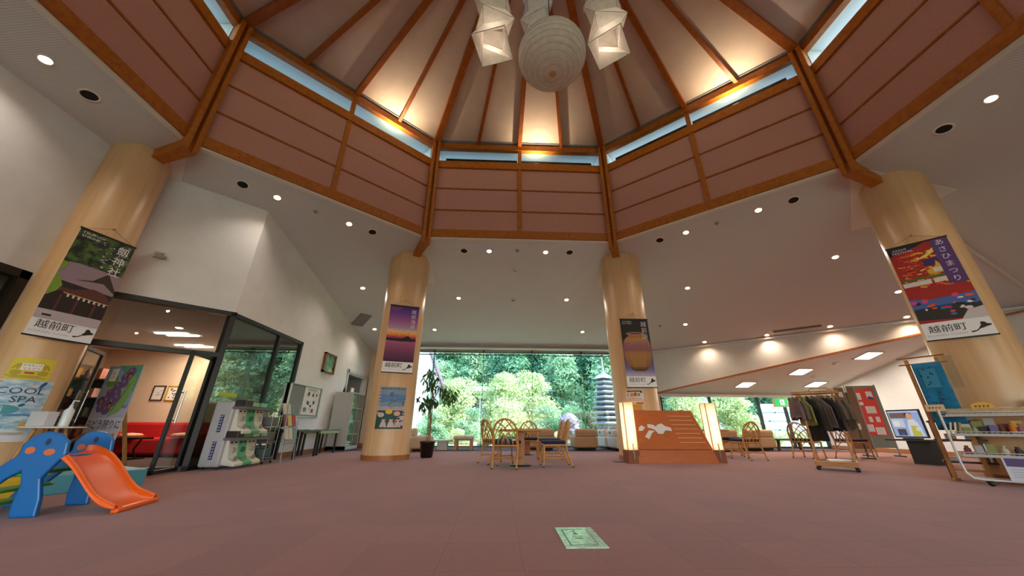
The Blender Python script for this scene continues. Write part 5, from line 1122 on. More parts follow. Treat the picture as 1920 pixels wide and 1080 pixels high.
# ------------------------------------------------------------------ clothes rack
ck = thing('clothes_rack', 'wooden A-frame clothes rack on castors with hanging garments', 'clothes rack', (6.62, 7.18, 0), math.radians(-43))
mb = MB(); mb.box((0, -.26, .12), (.62, .05, .09)); mb.box((0, .26, .12), (.62, .05, .09)); mb.box((-.29, 0, .12), (.05, .5, .09)); mb.box((.29, 0, .12), (.05, .5, .09)); mb.build('base_frame', OAK, ck, bevel=.006)
mb = MB(); mb.box((0, 0, .13), (.56, .48, .02)); mb.build('base_shelf', OAK, ck)
for sx in (-1, 1):
    for sy in (-1, 1):
        mb = MB(); mb.bar((sx * .27, sy * .24, .15), (sx * .27, sy * .07, 1.42), .035, .035, up=(1, 0, 0)); mb.build('upright', OAK, ck)
        mb = MB(); mb.lathe([(.01, -.015), (.035, -.015), (.035, .015), (.01, .015)], 14); mb.v = [Vector((sx * .28 + p.x, sy * .26 + p.z, .037 + p.y)) for p in mb.v]; mb.build('castor', BLACK, ck)
    mb = MB(); mb.box((sx * .27, 0, 1.43), (.04, .3, .04)); mb.build('top_cap', OAK, ck)
for y, z in ((-.12, 1.42), (0, 1.46), (.12, 1.42)): mb = MB(); mb.tube([(-.38, y, z), (.38, y, z)], .012, 8); mb.build('hanging_rail', OAK, ck)
mb = MB(); mb.tube([(-.1, .1, 1.47), (-.05, .1, 1.53), (.22, .1, 1.53), (.27, .1, 1.47)], .01, 6); mb.build('top_handle', OAK, ck)
rm = ck.matrix_basis if False else Matrix.Translation((6.62, 7.18, 0)) @ Matrix.Rotation(math.radians(-43), 4, 'Z')
G = [(-.34, '#6f5a5c', .95, 'mauve grey jacket at the left end of the clothes rack', .0), (-.28, '#5d5548', .93, 'taupe jacket second from the left on the clothes rack', .0), (-.21, '#8b8a4a', .80, 'olive green blouse third from the left on the clothes rack', .0), (-.13, '#15130f', .52, 'long black coat in the middle of the clothes rack', .0),
     (-.05, '#4b4336', .72, 'dark khaki coat right of the long black coat', .0), (.03, '#6a5754', .76, 'thin mauve brown shirt right of the khaki coat', .0), (.09, '#1a1715', .72, 'short black jacket on the right half of the clothes rack', .0), (.17, '#5f5042', .7, 'brown jacket second from the right on the clothes rack', 0), (.25, '#65584a', .74, 'grey brown jacket at the right end of the clothes rack', 0)]
for k, (x, c, zb, lb, _) in enumerate(G):
    g_ = thing('garment', lb, 'clothing', (rm @ Vector((x * 1.12, 0, 0)))[:], math.radians(-43 + 24 + 3 * k), 'garments on the clothes rack')
    mb = MB(); rr = random.Random(k); nz = 9; ny = 13; vs = []; fs = []; zt = 1.37
    for sgn in (-1, 1):
        for i in range(nz):
            f = i / (nz - 1); z = zt + (zb - zt) * f
            for j in range(ny):
                u = j / (ny - 1) * 2 - 1; hw = .06 + .17 * min(1, f * 5) + .05 * f
                th_ = (.014 + .036 * min(1, f * 3)) * (1 - u * u * .7); y = u * hw
                x_ = sgn * th_ + .010 * math.sin(5 * u + k * 2) * f + .008 * math.sin(11 * u + k) * f
                vs.append((x_, y, z - (.09 * (u * u)) * (1 - f) + .012 * math.sin(7 * u + k) * f))
    o_ = nz * ny
    for sgn in (0, 1):
        for i in range(nz - 1):
            for j in range(ny - 1):
                q = [sgn * o_ + i * ny + j, sgn * o_ + i * ny + j + 1, sgn * o_ + (i + 1) * ny + j + 1, sgn * o_ + (i + 1) * ny + j]; fs.append(q if sgn else q[::-1])
    for i in range(nz - 1):
        for j in (0, ny - 1): fs.append([i * ny + j, (i + 1) * ny + j, o_ + (i + 1) * ny + j, o_ + i * ny + j])
    for j in range(ny - 1): fs.append([j, j + 1, o_ + j + 1, o_ + j]); q = (nz - 1) * ny; fs.append([q + j, q + j + 1, o_ + q + j + 1, o_ + q + j])
    mb.add(vs, fs, 0, True); mb.build('cloth', noisemat('cloth_%d' % k, c, c, nscale=30, rough=.9, bump=.15), g_)
    for sy in (-1, 1):
        if k in (0, 1, 6, 7, 8): mb = MB(); mb.tube([(0, sy * .17, 1.27), (.01, sy * .235, 1.1), (.0, sy * .26, .9)], [.035, .04, .035], 8); mb.build('sleeve', mc(c, .9), g_)
    mb = MB(); mb.tube([(0, -.17, 1.315), (0, 0, 1.375), (0, .17, 1.315)], .008, 6); mb.tube([(0, 0, 1.375), (0, .0, 1.42), (0, .02, 1.46), (0, 0, 1.475)], .004, 5); mb.build('hanger', mc('#a47a44', .5), g_)
mb = MB(); mb.box((0, 0, .02), (.34, .3, .035)); o = mb.build('paper_bag', mc('#b8b2a8', .5), loc=(rm @ Vector((.05, 0, .142)))[:]); o.rotation_euler[2] = -.6; tag(o, 'flat pale paper bag on the base of the clothes rack', 'bag')

# ------------------------------------------------------------------ red notice board, screen, noren stand
def azp(a, d): return Vector((d * math.sin(math.radians(a)), d * math.cos(math.radians(a))))
nb0, nb1 = azp(45.55, 15.2), azp(48.0, 15.6); bx_ = (nb1 - nb0).normalized()
nb = thing('panel_board', 'green grey standing panel with a red sheet of white notes, before the alcove end wall', 'notice board', M=face((nb0.x, nb0.y, 0), (bx_.y, -bx_.x, 0)))
WB = (nb1 - nb0).length
mb = MB(); mb.box((WB / 2, 1.1, 0), (WB, 1.75, .035)); mb.build('felt_panel', mc('#7d8576', .9), nb)
for x in (0, WB): mb = MB(); mb.box((x, 1.0, 0), (.035, 2.0, .045)); mb.build('post', GREYM, nb); mb = MB(); mb.box((x, .015, 0), (.05, .03, .4)); mb.build('foot', BLACK, nb)
mb = MB(); mb.box((WB * .5, 1.22, .02), (WB * .78, 1.35, .006)); mb.build('red_sheet', mc('#d8453f', .7), nb)
for x, y, w_, h_ in ((.24, 1.66, .2, .2), (.62, 1.70, .14, .2), (.3, 1.45, .1, .09), (.52, 1.27, .22, .2), (.42, 1.0, .08, .15), (.62, 1.0, .09, .15), (.3, .76, .2, .2), (.58, .68, .2, .2)):
    x = x * WB / .86
    mb = MB(); mb.box((x, y, .025), (w_ * 1.1, h_, .004)); mb.build('note', PAPER, nb)
    mb = MB()
    for k in range(int(h_ / .045)): mb.rect(x - w_ * .4, y - h_ * .4 + k * .045, x + w_ * .4, y - h_ * .4 + k * .045 + .01, .028)
    mb.build('note_print', mc('#a9a3a0', .7), nb)
mb = MB(); mb.ell(.6 * WB / .86, 1.62, .05, .04, .029, 0); mb.ell(.66 * WB / .86, 1.6, .04, .04, .0292, 0); mb.build('flower_print', mc('#4a3a7a', .7), nb)
pb = thing('side_panel_board', 'narrow brown folding panel with pale cards left of the red notice board', 'notice board', M=face((nb0.x - .52, nb0.y - .12, 0), (bx_.y - .3, -bx_.x, 0)))
mb = MB(); mb.box((.25, 1.05, 0), (.46, 1.7, .03)); mb.build('felt_panel', mc('#8b6a52', .9), pb)
for x in (.02, .48): mb = MB(); mb.box((x, .95, 0), (.03, 1.9, .04)); mb.build('post', GREYM, pb)
for x, y in ((.14, 1.7), (.2, 1.35), (.16, 1.0), (.3, .8)): mb = MB(); mb.box((x, y, .018), (.1, .16, .004)); mb.build('card', PAPER, pb)
fpole = thing('flag_pole', 'thin dark pole with white top standing behind the clothes rack', 'pole', (*azp(45.5, 13.9), 0)); fpole.scale = (1.1, 1.1, 1.13)
mb = MB(); mb.tube([(0, 0, .0), (0, 0, 1.55)], .014, 8); mb.build('pole', mc('#2a2826', .4), fpole); mb = MB(); mb.lathe([(.03, 1.5), (.03, 1.66), (.01, 1.67)], 12); mb.build('white_cap', WHITEM, fpole); mb = MB(); mb.lathe([(.14, 0), (.14, .02), (.02, .03)], 16); mb.build('base', BLACK, fpole)
t0, t1 = azp(48.2, 12.9), azp(50.6, 12.6); tx = (t1 - t0).normalized(); TW = (t1 - t0).length
tv = thing('television', 'flat screen showing a woman in a yellow apron, beside the far right column', 'television', M=face((t0.x, t0.y, 0), (tx.y, -tx.x, 0)))
mb = MB(); mb.box((TW / 2, .86, -.02), (TW, .62, .05)); mb.build('casing', mc('#1b1c20', .4), tv)
def scr(hexc, e=.55): return mc(hexc, .4, emit=e)
mb = MB(); mb.rect(.02, .58, TW - .02, 1.14, .007); mb.build('screen', scr('#7f93b8', .8), tv)
mb = MB(); T = TW
mb.rect(.04, .98, T * .6, 1.12, .008, 0); mb.rect(.05, .78, T * .45, .96, .008, 1); mb.ell(T * .2, .86, .07, .06, .009, 2); mb.rect(.1, .6, T * .42, .74, .009, 3); mb.rect(.14, .6, T * .34, .66, .0095, 4)
mb.poly([(T * .5, .59), (T * .92, .59), (T * .86, .86), (T * .76, .96), (T * .58, .94), (T * .52, .8)], .01, 5); mb.poly([(T * .58, .59), (T * .86, .59), (T * .82, .8), (T * .62, .82)], .011, 6)
mb.ell(T * .66, 1.02, .055, .075, .011, 7); mb.ell(T * .64, 1.06, .07, .06, .0105, 8); mb.rect(T * .74, .7, T * .9, .78, .0115, 5); mb.rect(.02, 1.1, T - .02, 1.14, .012, 9)
mb.build('screen_picture', [scr(c) for c in ('#6f5a4c', '#b9c4d4', '#d8dde4', '#4a3f3c', '#2b56a4', '#c4ccd8', '#b5b04a', '#c89a80', '#3a2a26', '#a9b4e0')], tv)
mb = MB(); mb.box((TW / 2, .5, -.1), (.9, .035, .5)); mb.build('stand_top', mc('#3a3a30', .5), tv); mb = MB(); mb.box((TW / 2 + .1, .25, -.15), (.42, .5, .4)); mb.build('stand_body', mc('#2d2d26', .5), tv); mb = MB(); mb.box((TW / 2, .53, -.02), (.3, .03, .15)); mb.build('foot', BLACK, tv)
# noren stand
p0, p1 = azp(51.2, 9.2), azp(53.4, 9.13); nx = (p1 - p0).normalized(); NW = (p1 - p0).length
ns = thing('cloth_stand', 'wooden stand with double top bars holding the blue cloth, left of the far right column', 'stand', M=face((p0.x, p0.y, 0), (nx.y, -nx.x, 0)))
for x in (0, NW): mb = MB(); mb.box((x, .93, 0), (.045, 1.86, .045)); mb.build('post', OAK, ns); mb = MB(); mb.box((x, .02, 0), (.05, .04, .26)); mb.build('foot', OAK, ns)
mb = MB(); mb.tube([(-.1, 1.89, .02), (NW + .1, 1.89, .02)], .013, 8); mb.build('top_bar', BASEW, ns); mb = MB(); mb.tube([(-.1, 1.78, .03), (NW + .1, 1.78, .03)], .012, 8); mb.build('second_bar', BASEW, ns)
mb = MB(); mb.box((NW / 2, .16, 0), (NW, .03, .03)); mb.build('low_bar', OAK, ns)
bc_ = thing('blue_cloth', 'bright blue printed cloth hanging from the wooden stand', 'cloth', M=face((p0.x, p0.y, 0), (nx.y, -nx.x, 0)))
mb = MB(); vs = []; fs = []
for i in range(13):
    for j in range(13):
        x = .05 + (NW - .02) * j / 12; y = 1.78 - 1.05 * i / 12; vs.append((x, y, .05 + .012 * math.sin(j * .9) * i / 12))
for i in range(12):
    for j in range(12): fs.append((i * 13 + j, i * 13 + j + 1, (i + 1) * 13 + j + 1, (i + 1) * 13 + j))
mb.add(vs, fs, 0, True); o = mb.build('cloth', noisemat('blue_cloth', '#12678f', '#1d7fa8', nscale=9, rough=.85), bc_); m_ = o.modifiers.new('sol', 'SOLIDIFY'); m_.thickness = .004
mb = MB(); rr = random.Random(6)
for k in range(22): mb.ell(rr.uniform(.1, NW - .07), rr.uniform(1.0, 1.72), .018, .012, .072, 0, 7, rr.uniform(0, 3))
mb.rect(.12, 1.38, NW - .06, 1.68, .070, 1)
mb.build('pattern_print', [mc('#1a4d70', .85), mc('#3a88a8', .85)], bc_)
mb = MB(); mb.box((NW + .1, 1.62, .0), (.12, .5, .02)); o = mb.build('clear_sleeve', CLEAR, ns)

# ------------------------------------------------------------------ dark shelf and wire cart with goods at the right edge
ds0 = azp(51.7, 9.42)
ds = thing('display_table', 'low dark wooden stepped shelf between the blue cloth and the wire cart', 'shelf', (ds0.x, ds0.y, 0), math.radians(-47))
for z in (.26, .58, .86): mb = MB(); mb.box((.17, 0, z), (.62, .2, .03)); mb.build('shelf_board', DARKW, ds)
for x in (-.1, .44):
    for y in (-.08, .08): mb = MB(); mb.bar((x, y, .88), (x, y, 0), .04, .04); mb.build('leg', DARKW, ds)
DM = Matrix.Translation((ds0.x, ds0.y, 0)) @ Matrix.Rotation(math.radians(-47), 4, 'Z')
def put(M_, x, y, z, mb, nm, c, label, cat, group=None, rz=0, rough=.5):
    o = mb.build(nm, c if not isinstance(c, str) else mc(c, rough)); o.location = (M_ @ Vector((x, y, z)))[:]; o.rotation_euler = (0, 0, M_.to_euler().z + rz); return tag(o, label, cat, group)
for k, (x, z, c, h, wd_, lb) in enumerate(((-.02, .876, '#b9a4d0', .2, .1, 'lilac card standing on the dark stepped shelf'), (.12, .876, '#2a1f1c', .09, .16, 'black tray on the dark stepped shelf'), (.32, .876, '#a9b4c4', .07, .2, 'bluish box on top of the dark stepped shelf'), (.05, .596, '#c9bf9a', .08, .14, 'cream packet on the middle dark shelf'), (.25, .596, '#8fa4b4', .1, .12, 'blue packet on the middle dark shelf'), (.0, .276, '#d8d4cc', .06, .16, 'white tray on the lowest dark shelf'))):
    mb = MB(); mb.box((0, 0, h / 2), (wd_ * .8, .12, h)); put(DM, x, 0, z, mb, 'boxed_good', c, lb, 'box', 'goods on the dark stepped shelf')
for k in range(4): mb = MB(); mb.box((0, 0, .13), (.03, .18, .26)); put(DM, .26 + k * .045, 0, .276, mb, 'book', ('#c9b48a', '#8a5a3a', '#d8cfb8', '#5a3a2a')[k], ('tan', 'brown', 'cream', 'dark brown')[k] + ' thin book standing on the lowest dark shelf', 'book', 'books on the dark stepped shelf')
c0 = Vector((6.85, 5.36)); cdir = Vector((.62, -.78)).normalized()
CW, CD = 1.15, .27
CM = Matrix.Translation((c0.x, c0.y, 0)) @ Matrix.Rotation(math.atan2(cdir.y, cdir.x), 4, 'Z')
ct = thing('wire_cart', 'white tubular wire display cart full of souvenirs at the right edge', 'cart', M=CM)
for y in (0, CD):
    mb = MB(); mb.tube([(.0, y, 1.02), (.0, y, .3), (.01, y, .16), (.06, y, .09), (.15, y, .08), (CW - .15, y, .08), (CW - .06, y, .09), (CW, y, .16), (CW, y, 1.02)], .014, 10); mb.build('side_tube', WHITEM, ct)
for x in (0, CW): mb = MB(); mb.tube([(x, 0, 1.0), (x, CD, 1.0)], .012, 8); mb.tube([(x, 0, .3), (x, CD, .3)], .012, 8); mb.build('end_tube', WHITEM, ct)
for z in (.38, .66, .93):
    mb = MB(); mb.tube([(0, 0, z), (CW, 0, z), (CW, CD, z), (0, CD, z)], .008, 6, closed=True); mb.tube([(0, 0, z + .05), (CW, 0, z + .05), (CW, CD, z + .05), (0, CD, z + .05)], .006, 6, closed=True)
    for k in range(24): mb.box((.03 + k * (CW - .06) / 23, CD / 2, z), (.005, CD, .005)); mb.box((.03 + k * (CW - .06) / 23, 0, z + .025), (.004, .004, .05))
    mb.build('wire_shelf', WHITEM, ct)
    mb = MB(); mb.box((CW / 2, -.008, z + .01), (CW - .1, .004, .035)); mb.build('price_rail', mc('#b5b2ad', .4), ct)
for x in (.2, CW - .2):
    for y in (.02, CD - .02): mb = MB(); mb.lathe([(.01, -.014), (.036, -.014), (.036, .014), (.01, .014)], 12); mb.v = [Vector((x + p.x, y + p.z, .037 + p.y)) for p in mb.v]; mb.build('castor', BLACK, ct)
rr = random.Random(21); gi = 0
desc = [('#d8b02a', 'yellow'), ('#8a5a2a', 'brown'), ('#c9bfa8', 'cream'), ('#7a2f3a', 'wine red'), ('#d0701e', 'orange'), ('#3a2a30', 'dark'), ('#a9a6a0', 'grey'), ('#c98aa0', 'pink'), ('#6a5a8a', 'violet'), ('#8a8a4a', 'olive')]
seq = ['first', 'second', 'third', 'fourth', 'fifth', 'sixth', 'seventh', 'eighth', 'ninth', 'tenth', 'eleventh', 'twelfth']
for z, n_, nm in ((.39, 9, 'lowest'), (.67, 12, 'middle')):
    for k in range(n_):
        c, cn_ = desc[(k * 3 + int(z * 10)) % 10]; x = .12 + k * (CW - .24) / (n_ - 1); kind = rr.choice([0, 1, 2])
        mb = MB(); h = rr.uniform(.1, .17)
        if kind == 0: mb.lathe([(.035, 0), (.036, h * .65), (.02, h * .8), (.022, h)], 14)
        elif kind == 1: mb.box((0, 0, h / 2), (.075, .09, h))
        else: mb.lathe([(.03, 0), (.042, h * .3), (.035, h * .7), (.01, h * .78), (.03, h)], 12)
        put(CM, x, .12 + rr.uniform(0, .12), z, mb, ('jar', 'packet', 'pouch')[kind], c, '%s %s, %s from the left on the %s cart shelf' % (cn_, ('jar', 'packet', 'tied pouch')[kind], seq[k], nm), ('jar', 'packet', 'pouch')[kind], 'souvenirs on the cart')
for k in range(8):
    c, cn_ = desc[(k * 7 + 2) % 10]; h = .15 + .04 * (k % 3); mb = MB(); mb.box((0, 0, h / 2), (.1, .05, h)); put(CM, .2 + k * .12, .24, .67, mb, 'box', c, '%s box standing at the back of the middle cart shelf, %s from the left' % (cn_, seq[k]), 'box', 'boxes at the back of the cart')
for k in range(3): mb = MB(); mb.box((0, 0, .08), (.02, .14, .18), Matrix.Rotation(.25, 3, 'Y')); put(CM, .05 + k * .045, .16, .675, mb, 'card_pack', ('#cfc09a', '#d8cba8', '#a98a5a')[k], ('tan', 'cream', 'brown')[k] + ' card pack leaning at the left end of the middle cart shelf', 'card pack', 'card packs on the cart')
def sign(label, x, y, z, wd_, h, c, oval=False, body=''):
    s_ = thing('price_sign', label, 'sign', M=CM @ Matrix.Translation((x, y, z)) @ Matrix.Rotation(PI / 2, 4, 'X'))
    mb = MB()
    if oval: mb.prism([(wd_ / 2 * math.cos(a * PI / 10), h / 2 + h / 2 * math.sin(a * PI / 10)) for a in range(20)], -.006, .006)
    else: mb.box((0, h / 2, 0), (wd_, h, .012))
    mb.build('board', mc(c, .6), s_, bevel=.002); mb = MB()
    for k in range(4): mb.rect(-wd_ * .32 + k * wd_ * .17, h * .52, -wd_ * .32 + k * wd_ * .17 + wd_ * .11, h * .62, .009); mb.rect(-wd_ * .3 + k * wd_ * .17, h * .36, -wd_ * .3 + k * wd_ * .17 + wd_ * .04, h * .55, .009)
    mb.build('brush_marks', mc('#5a4326', .6), s_, kind='stuff')
    mb = MB(); mb.box((0, -.02, -.004), (.01, .06, .006)); mb.build('stem', OAK, s_)
sign('small pale wooden sign on the cart top, left', -.02, .02, 1.0, .2, .1, '#d8b48a'); sign('yellow oval sign on the cart top beside the wooden sign', .44, .05, 1.0, .22, .12, '#e0a93a', True)
bk_ = thing('wicker_basket', 'long shallow basket of packets on the cart top', 'basket', M=CM @ Matrix.Translation((0, 0, .945)))
mb = MB(); frame_box(mb, .08, CW - .06, .03, CD - .03, .012, .09, .045); mb.box((CW / 2, CD / 2, .005), (CW - .16, CD - .07, .008)); mb.build('basket_wall', noisemat('wicker', '#a98a62', '#bfa27a', nscale=30), bk_)
for k in range(6):
    mb = MB(); mb.box((0, 0, .02), (.12, .16, .03), Matrix.Rotation(.2, 3, 'X')); put(CM, .55 + k * .1, .18, .995 + .006 * (k % 2), mb, 'packet', mc(('#d8c8a8', '#e0d4c0', '#c9a070')[k % 3], .15), 'glossy wrapped packet, %s in the basket from the left' % seq[k], 'packet', 'packets in the basket')
lp = thing('purple_poster_board', 'white and purple poster board leaning on the lower front of the cart', 'poster', M=CM @ Matrix.Translation((.38, -.03, .1)) @ Matrix.Rotation(PI / 2 - .12, 4, 'X'))
mb = MB(); mb.box((.42, .14, 0), (.84, .3, .012)); mb.build('sheet', mc('#c9c6cc', .5), lp)
mb = MB(); mb.rect(.02, .17, .38, .28, .008, 0); mb.rect(.25, .05, .3, .25, .0085, 1); mb.ell(.48, .09, .05, .04, .008, 1); mb.rect(.42, .2, .8, .22, .008, 2); mb.ell(.66, .16, .06, .05, .008, 2)
for k in range(4): mb.rect(.04, .04 + k * .03, .2, .046 + k * .03, .008, 3)
mb.build('print', [mc('#4f3a6a', .5), mc('#5f4a86', .5), mc('#6f6a7a', .5), mc('#8a8790', .5)], lp)
nw = thing('newspaper_display', 'black stand with yellow headed sheets at the extreme right edge', 'stand', (*azp(58.3, 9.05), 0), math.radians(-58))
mb = MB(); mb.box((.3, .0, .6), (.75, .04, 1.15)); mb.build('back_board', BLACK, nw)
mb = MB(); mb.box((.3, -.03, 1.03), (.72, .01, .26)); mb.build('paper_sheet', mc('#b9b2a8', .6), nw); mb = MB(); mb.box((.3, -.037, 1.13), (.72, .006, .055)); mb.build('yellow_header', mc('#b5a01c', .6), nw)
mb = MB(); 
for k in range(5): mb.box((.3, -.038, .93 + k * .03), (.6, .003, .008))
mb.build('text_rows', mc('#7a756e', .6), nw, kind='stuff')
mb = MB(); mb.box((.3, 0, .02), (.7, .35, .04)); mb.build('foot', BLACK, nw)
# exit sign
ex = thing('exit_sign', 'green emergency exit sign with a running figure by the alcove windows', 'sign', M=face((11.62, 14.3, 1.72), (-.45, -1, 0)))
mb = MB(); mb.box((0, 0, 0), (.52, .36, .1)); mb.build('housing', mc('#d8c8a4', .5), ex)
mb = MB(); mb.rect(-.2, -.15, .22, .15, .052); mb.build('lit_face', mc('#1fa858', .4, emit=1.2), ex)
mb = MB(); mb.rect(-.02, -.1, .12, .1, .054); mb.build('door_mark', mc('#e8f5ea', .4, emit=1.0), ex)
mb = MB(); mb.ell(.05, .07, .02, .02, .056, 0, 10); mb.line([(.05, .05), (.03, -.02), (.0, -.08)], .02, .056); mb.line([(.03, -.02), (.08, -.07)], .018, .0562); mb.line([(.0, .01), (.09, .03)], .014, .0564); mb.build('running_figure', mc('#12803c', .4, emit=.5), ex)

# ------------------------------------------------------------------ garden
gr = MB(); gr.box((2, 35, -.2), (120, 40, .2)); gr.box((2, 15.9, -.15), (40, 2.2, .14)); gr.box((2, -32, -.2), (120, 42, .2)); gr.box((38, 3, -.2), (46, 30, .2)); gr.box((-34, 3, -.2), (44, 30, .2)); one('ground_garden', 'pale garden ground outside the windows, with unseen slabs added to bounce light', None, gr, noisemat('garden_ground', '#8f9a62', '#b9b79a', nscale=.8, detail=6, rough=.95), kind='structure')  # rear and side slabs are unseen, added to bounce light indoors
hl = MB(); NX, NY = 24, 10
for i in range(NY + 1):
    for j in range(NX + 1):
        y = 27 + i * 4.; x = -45 + j * 4.2; hl.v.append(Vector((x, y, -.3 + 13 * (1 - math.cos(min(1, (y - 27) / 36) * PI)) / 2 * 1.25 + .5 * math.sin(x * .4) )))
for i in range(NY):
    for j in range(NX): hl.f.append([i * (NX + 1) + j, i * (NX + 1) + j + 1, (i + 1) * (NX + 1) + j + 1, (i + 1) * (NX + 1) + j]); hl.mi.append(0); hl.sm.append(True)
one('ground_hillside', 'dark green wooded hillside rising behind the garden', None, hl, noisemat('hill', '#1c3a24', '#35593a', nscale=.6, detail=8, rough=1), kind='structure')
def foliage(seed, n, blobs, ls):
    rr = random.Random(seed); vs = []; fs = []
    tot = sum(b[3] ** 2 for b in blobs)
    for bx0, by0, bz0, br, sq in blobs:
        for k in range(int(n * br * br / tot)):
            u = rr.uniform(-1, 1); a = rr.uniform(0, 2 * PI); s_ = math.sqrt(1 - u * u); rad = br * rr.uniform(.55, 1.05)
            d = Vector((s_ * math.cos(a), s_ * math.sin(a), u)); p = Vector((bx0, by0, bz0)) + Vector((d.x * rad, d.y * rad, d.z * rad * sq))
            nn = (d * .7 + Vector((rr.gauss(0, .5), rr.gauss(0, .5), rr.gauss(.5, .4)))).normalized(); t1_ = nn.orthogonal().normalized(); t2_ = nn.cross(t1_); q = rr.uniform(0, PI)
            ax = t1_ * math.cos(q) + t2_ * math.sin(q); ay = nn.cross(ax); l = ls * rr.uniform(.6, 1.3)
            o = len(vs); vs += [p - ax * l, p + ay * l * .45, p + ax * l, p - ay * l * .45]; fs.append((o, o + 1, o + 2, o + 3))
    mb = MB(); mb.v = vs; mb.f = fs; mb.mi = [0] * len(fs); mb.sm = [False] * len(fs); return mb
def crown(seed, h, r, nb_, z0):
    rr = random.Random(seed); out = []
    for k in range(nb_):
        f = rr.random(); a = rr.uniform(0, 2 * PI); q = r * rr.uniform(.1, .75) * (1 - .55 * f)
        out.append((q * math.cos(a), q * math.sin(a), z0 + (h - z0) * f * .9, r * rr.uniform(.28, .45), rr.uniform(.45, .75)))
    return out
PROTO = {}
def tree(kind, label, loc, rz=0, s=1., grp=None):
    nm, lm, h, r, nb_, z0, n, ls, seed = {'maple': ('maple_tree', LEAF_Y, 3.6, 2.0, 30, .6, 9000, .085, 1), 'tall': ('leafy_tree', LEAF_G, 9, 3.4, 40, 1.2, 11000, .17, 2), 'dark': ('forest_tree', LEAF_D, 11, 3.6, 40, 1.0, 11000, .2, 3), 'bush': ('round_bush', LEAF_G, 1.9, 1.2, 18, .3, 6500, .06, 4), 'low': ('low_shrub', LEAF_Y, .6, .75, 14, .15, 3000, .04, 5)}[kind]
    t = thing(nm, label, 'tree' if kind in ('maple', 'tall', 'dark') else 'shrub', loc, rz, grp); t.scale = (s, s, s)
    if kind not in PROTO:
        f = foliage(seed, n, crown(seed, h, r, nb_, z0), ls); a = f.build('foliage', lm, t, kind='stuff')
        mb = MB(); rr = random.Random(seed); mb.tube([(0, 0, -.2), (.05 * r, 0, h * .3), (-.03 * r, .05, h * .6), (0, 0, h * .85)], [.035 * h * .6, .03 * h * .5, .02 * h * .4, .01 * h * .2], 8)
        for k in range(5): a_ = rr.uniform(0, 6.28); mb.tube([(0, 0, h * (.25 + .1 * k)), (r * .35 * math.cos(a_), r * .35 * math.sin(a_), h * (.4 + .1 * k)), (r * .6 * math.cos(a_), r * .6 * math.sin(a_), h * (.48 + .1 * k))], [.012 * h * .5, .008 * h * .5, .004 * h * .5], 6)
        b = mb.build('trunk', BARK, t); PROTO[kind] = (a.data, b.data)
    else:
        for q, me in zip(('foliage', 'trunk'), PROTO[kind]):
            o = bpy.data.objects.new(q, me); COL.objects.link(o); o.parent = t
            if q == 'foliage': o['kind'] = 'stuff'
    return t
TR = [('maple', 'bright lime maple left of the garden centre, behind the potted tree', (-2.6, 22.5, -.1), 0, 1.0), ('maple', 'yellow green maple at the garden centre behind the rattan chairs', (.3, 23.5, -.1), 1.3, 1.15), ('maple', 'yellow green maple right of the centre, behind the round bush', (2.3, 26, .2), 2.6, 1.2),
      ('tall', 'leafy green tree at the left side of the garden', (-4.6, 27, 0), .4, .62), ('tall', 'leafy green tree in the middle row behind the maples', (5.2, 29, 0), 1.8, .78), ('tall', 'leafy green tree behind the stone pagoda', (9.2, 27, 0), 2.9, .85), ('tall', 'leafy tree filling the left alcove window', (11.6, 22.6, -.1), .9, .6), ('tall', 'leafy tree filling the second alcove window', (14.6, 26.5, -.1), 4.0, .6),
      ('maple', 'lime green tree before the fence in the alcove window', (12.9, 19.4, -.1), 2.0, .75), ('maple', 'lime green shrub tree in the left alcove window', (10.4, 19.6, -.1), 5.0, .8),
      ('bush', 'round green bush in front of the window centre', (2.5, 19.2, -.1), 0, 1.0), ('bush', 'round green bush left, above the padded bench', (-1.6, 19.6, -.1), 1.5, .95), ('bush', 'round bush left of the white gable wall foot', (-3.2, 18.6, -.1), 3.1, .8), ('bush', 'green bush right behind the round bush', (4.2, 21.5, -.1), 2.2, 1.1),
      ('low', 'low yellow green shrub outside near the padded bench', (-1.9, 17.0, -.08), 0, 1.0), ('low', 'low shrub outside behind the padded bench', (-.4, 17.3, -.08), 1., .9), ('low', 'low yellow shrub before the carved rock', (2.2, 17.2, -.08), 2., 1.0), ('low', 'low shrub left of the carved rock', (3.0, 17.4, -.08), 3., .85), ('low', 'low shrub under the alcove window, left', (12.2, 16.4, -.08), 4., 1.1), ('low', 'low yellow shrub below the fence', (14.2, 17.4, -.08), 5., 1.1), ('low', 'low yellow shrub below the fence, right', (15.6, 17.6, -.08), .6, 1.1)]
for kind, lb, loc, rz, s in TR: tree(kind, lb, loc, rz, s)
rr = random.Random(31); nn_ = 0
for row, (y, zz) in enumerate(((33, .6), (37.5, 3.0), (43, 7.0), (49, 11.5))):
    for k in range(11):
        x = -14 + k * 4.6 + rr.uniform(-1, 1) + (row % 2) * 2.2
        tree('dark' if rr.random() < .7 else 'tall', 'tree of the dense forest on the hillside behind the garden', (x, y + rr.uniform(-1, 1), zz - .6), rr.uniform(0, 6), rr.uniform(.7, .95), 'forest trees on the hillside')
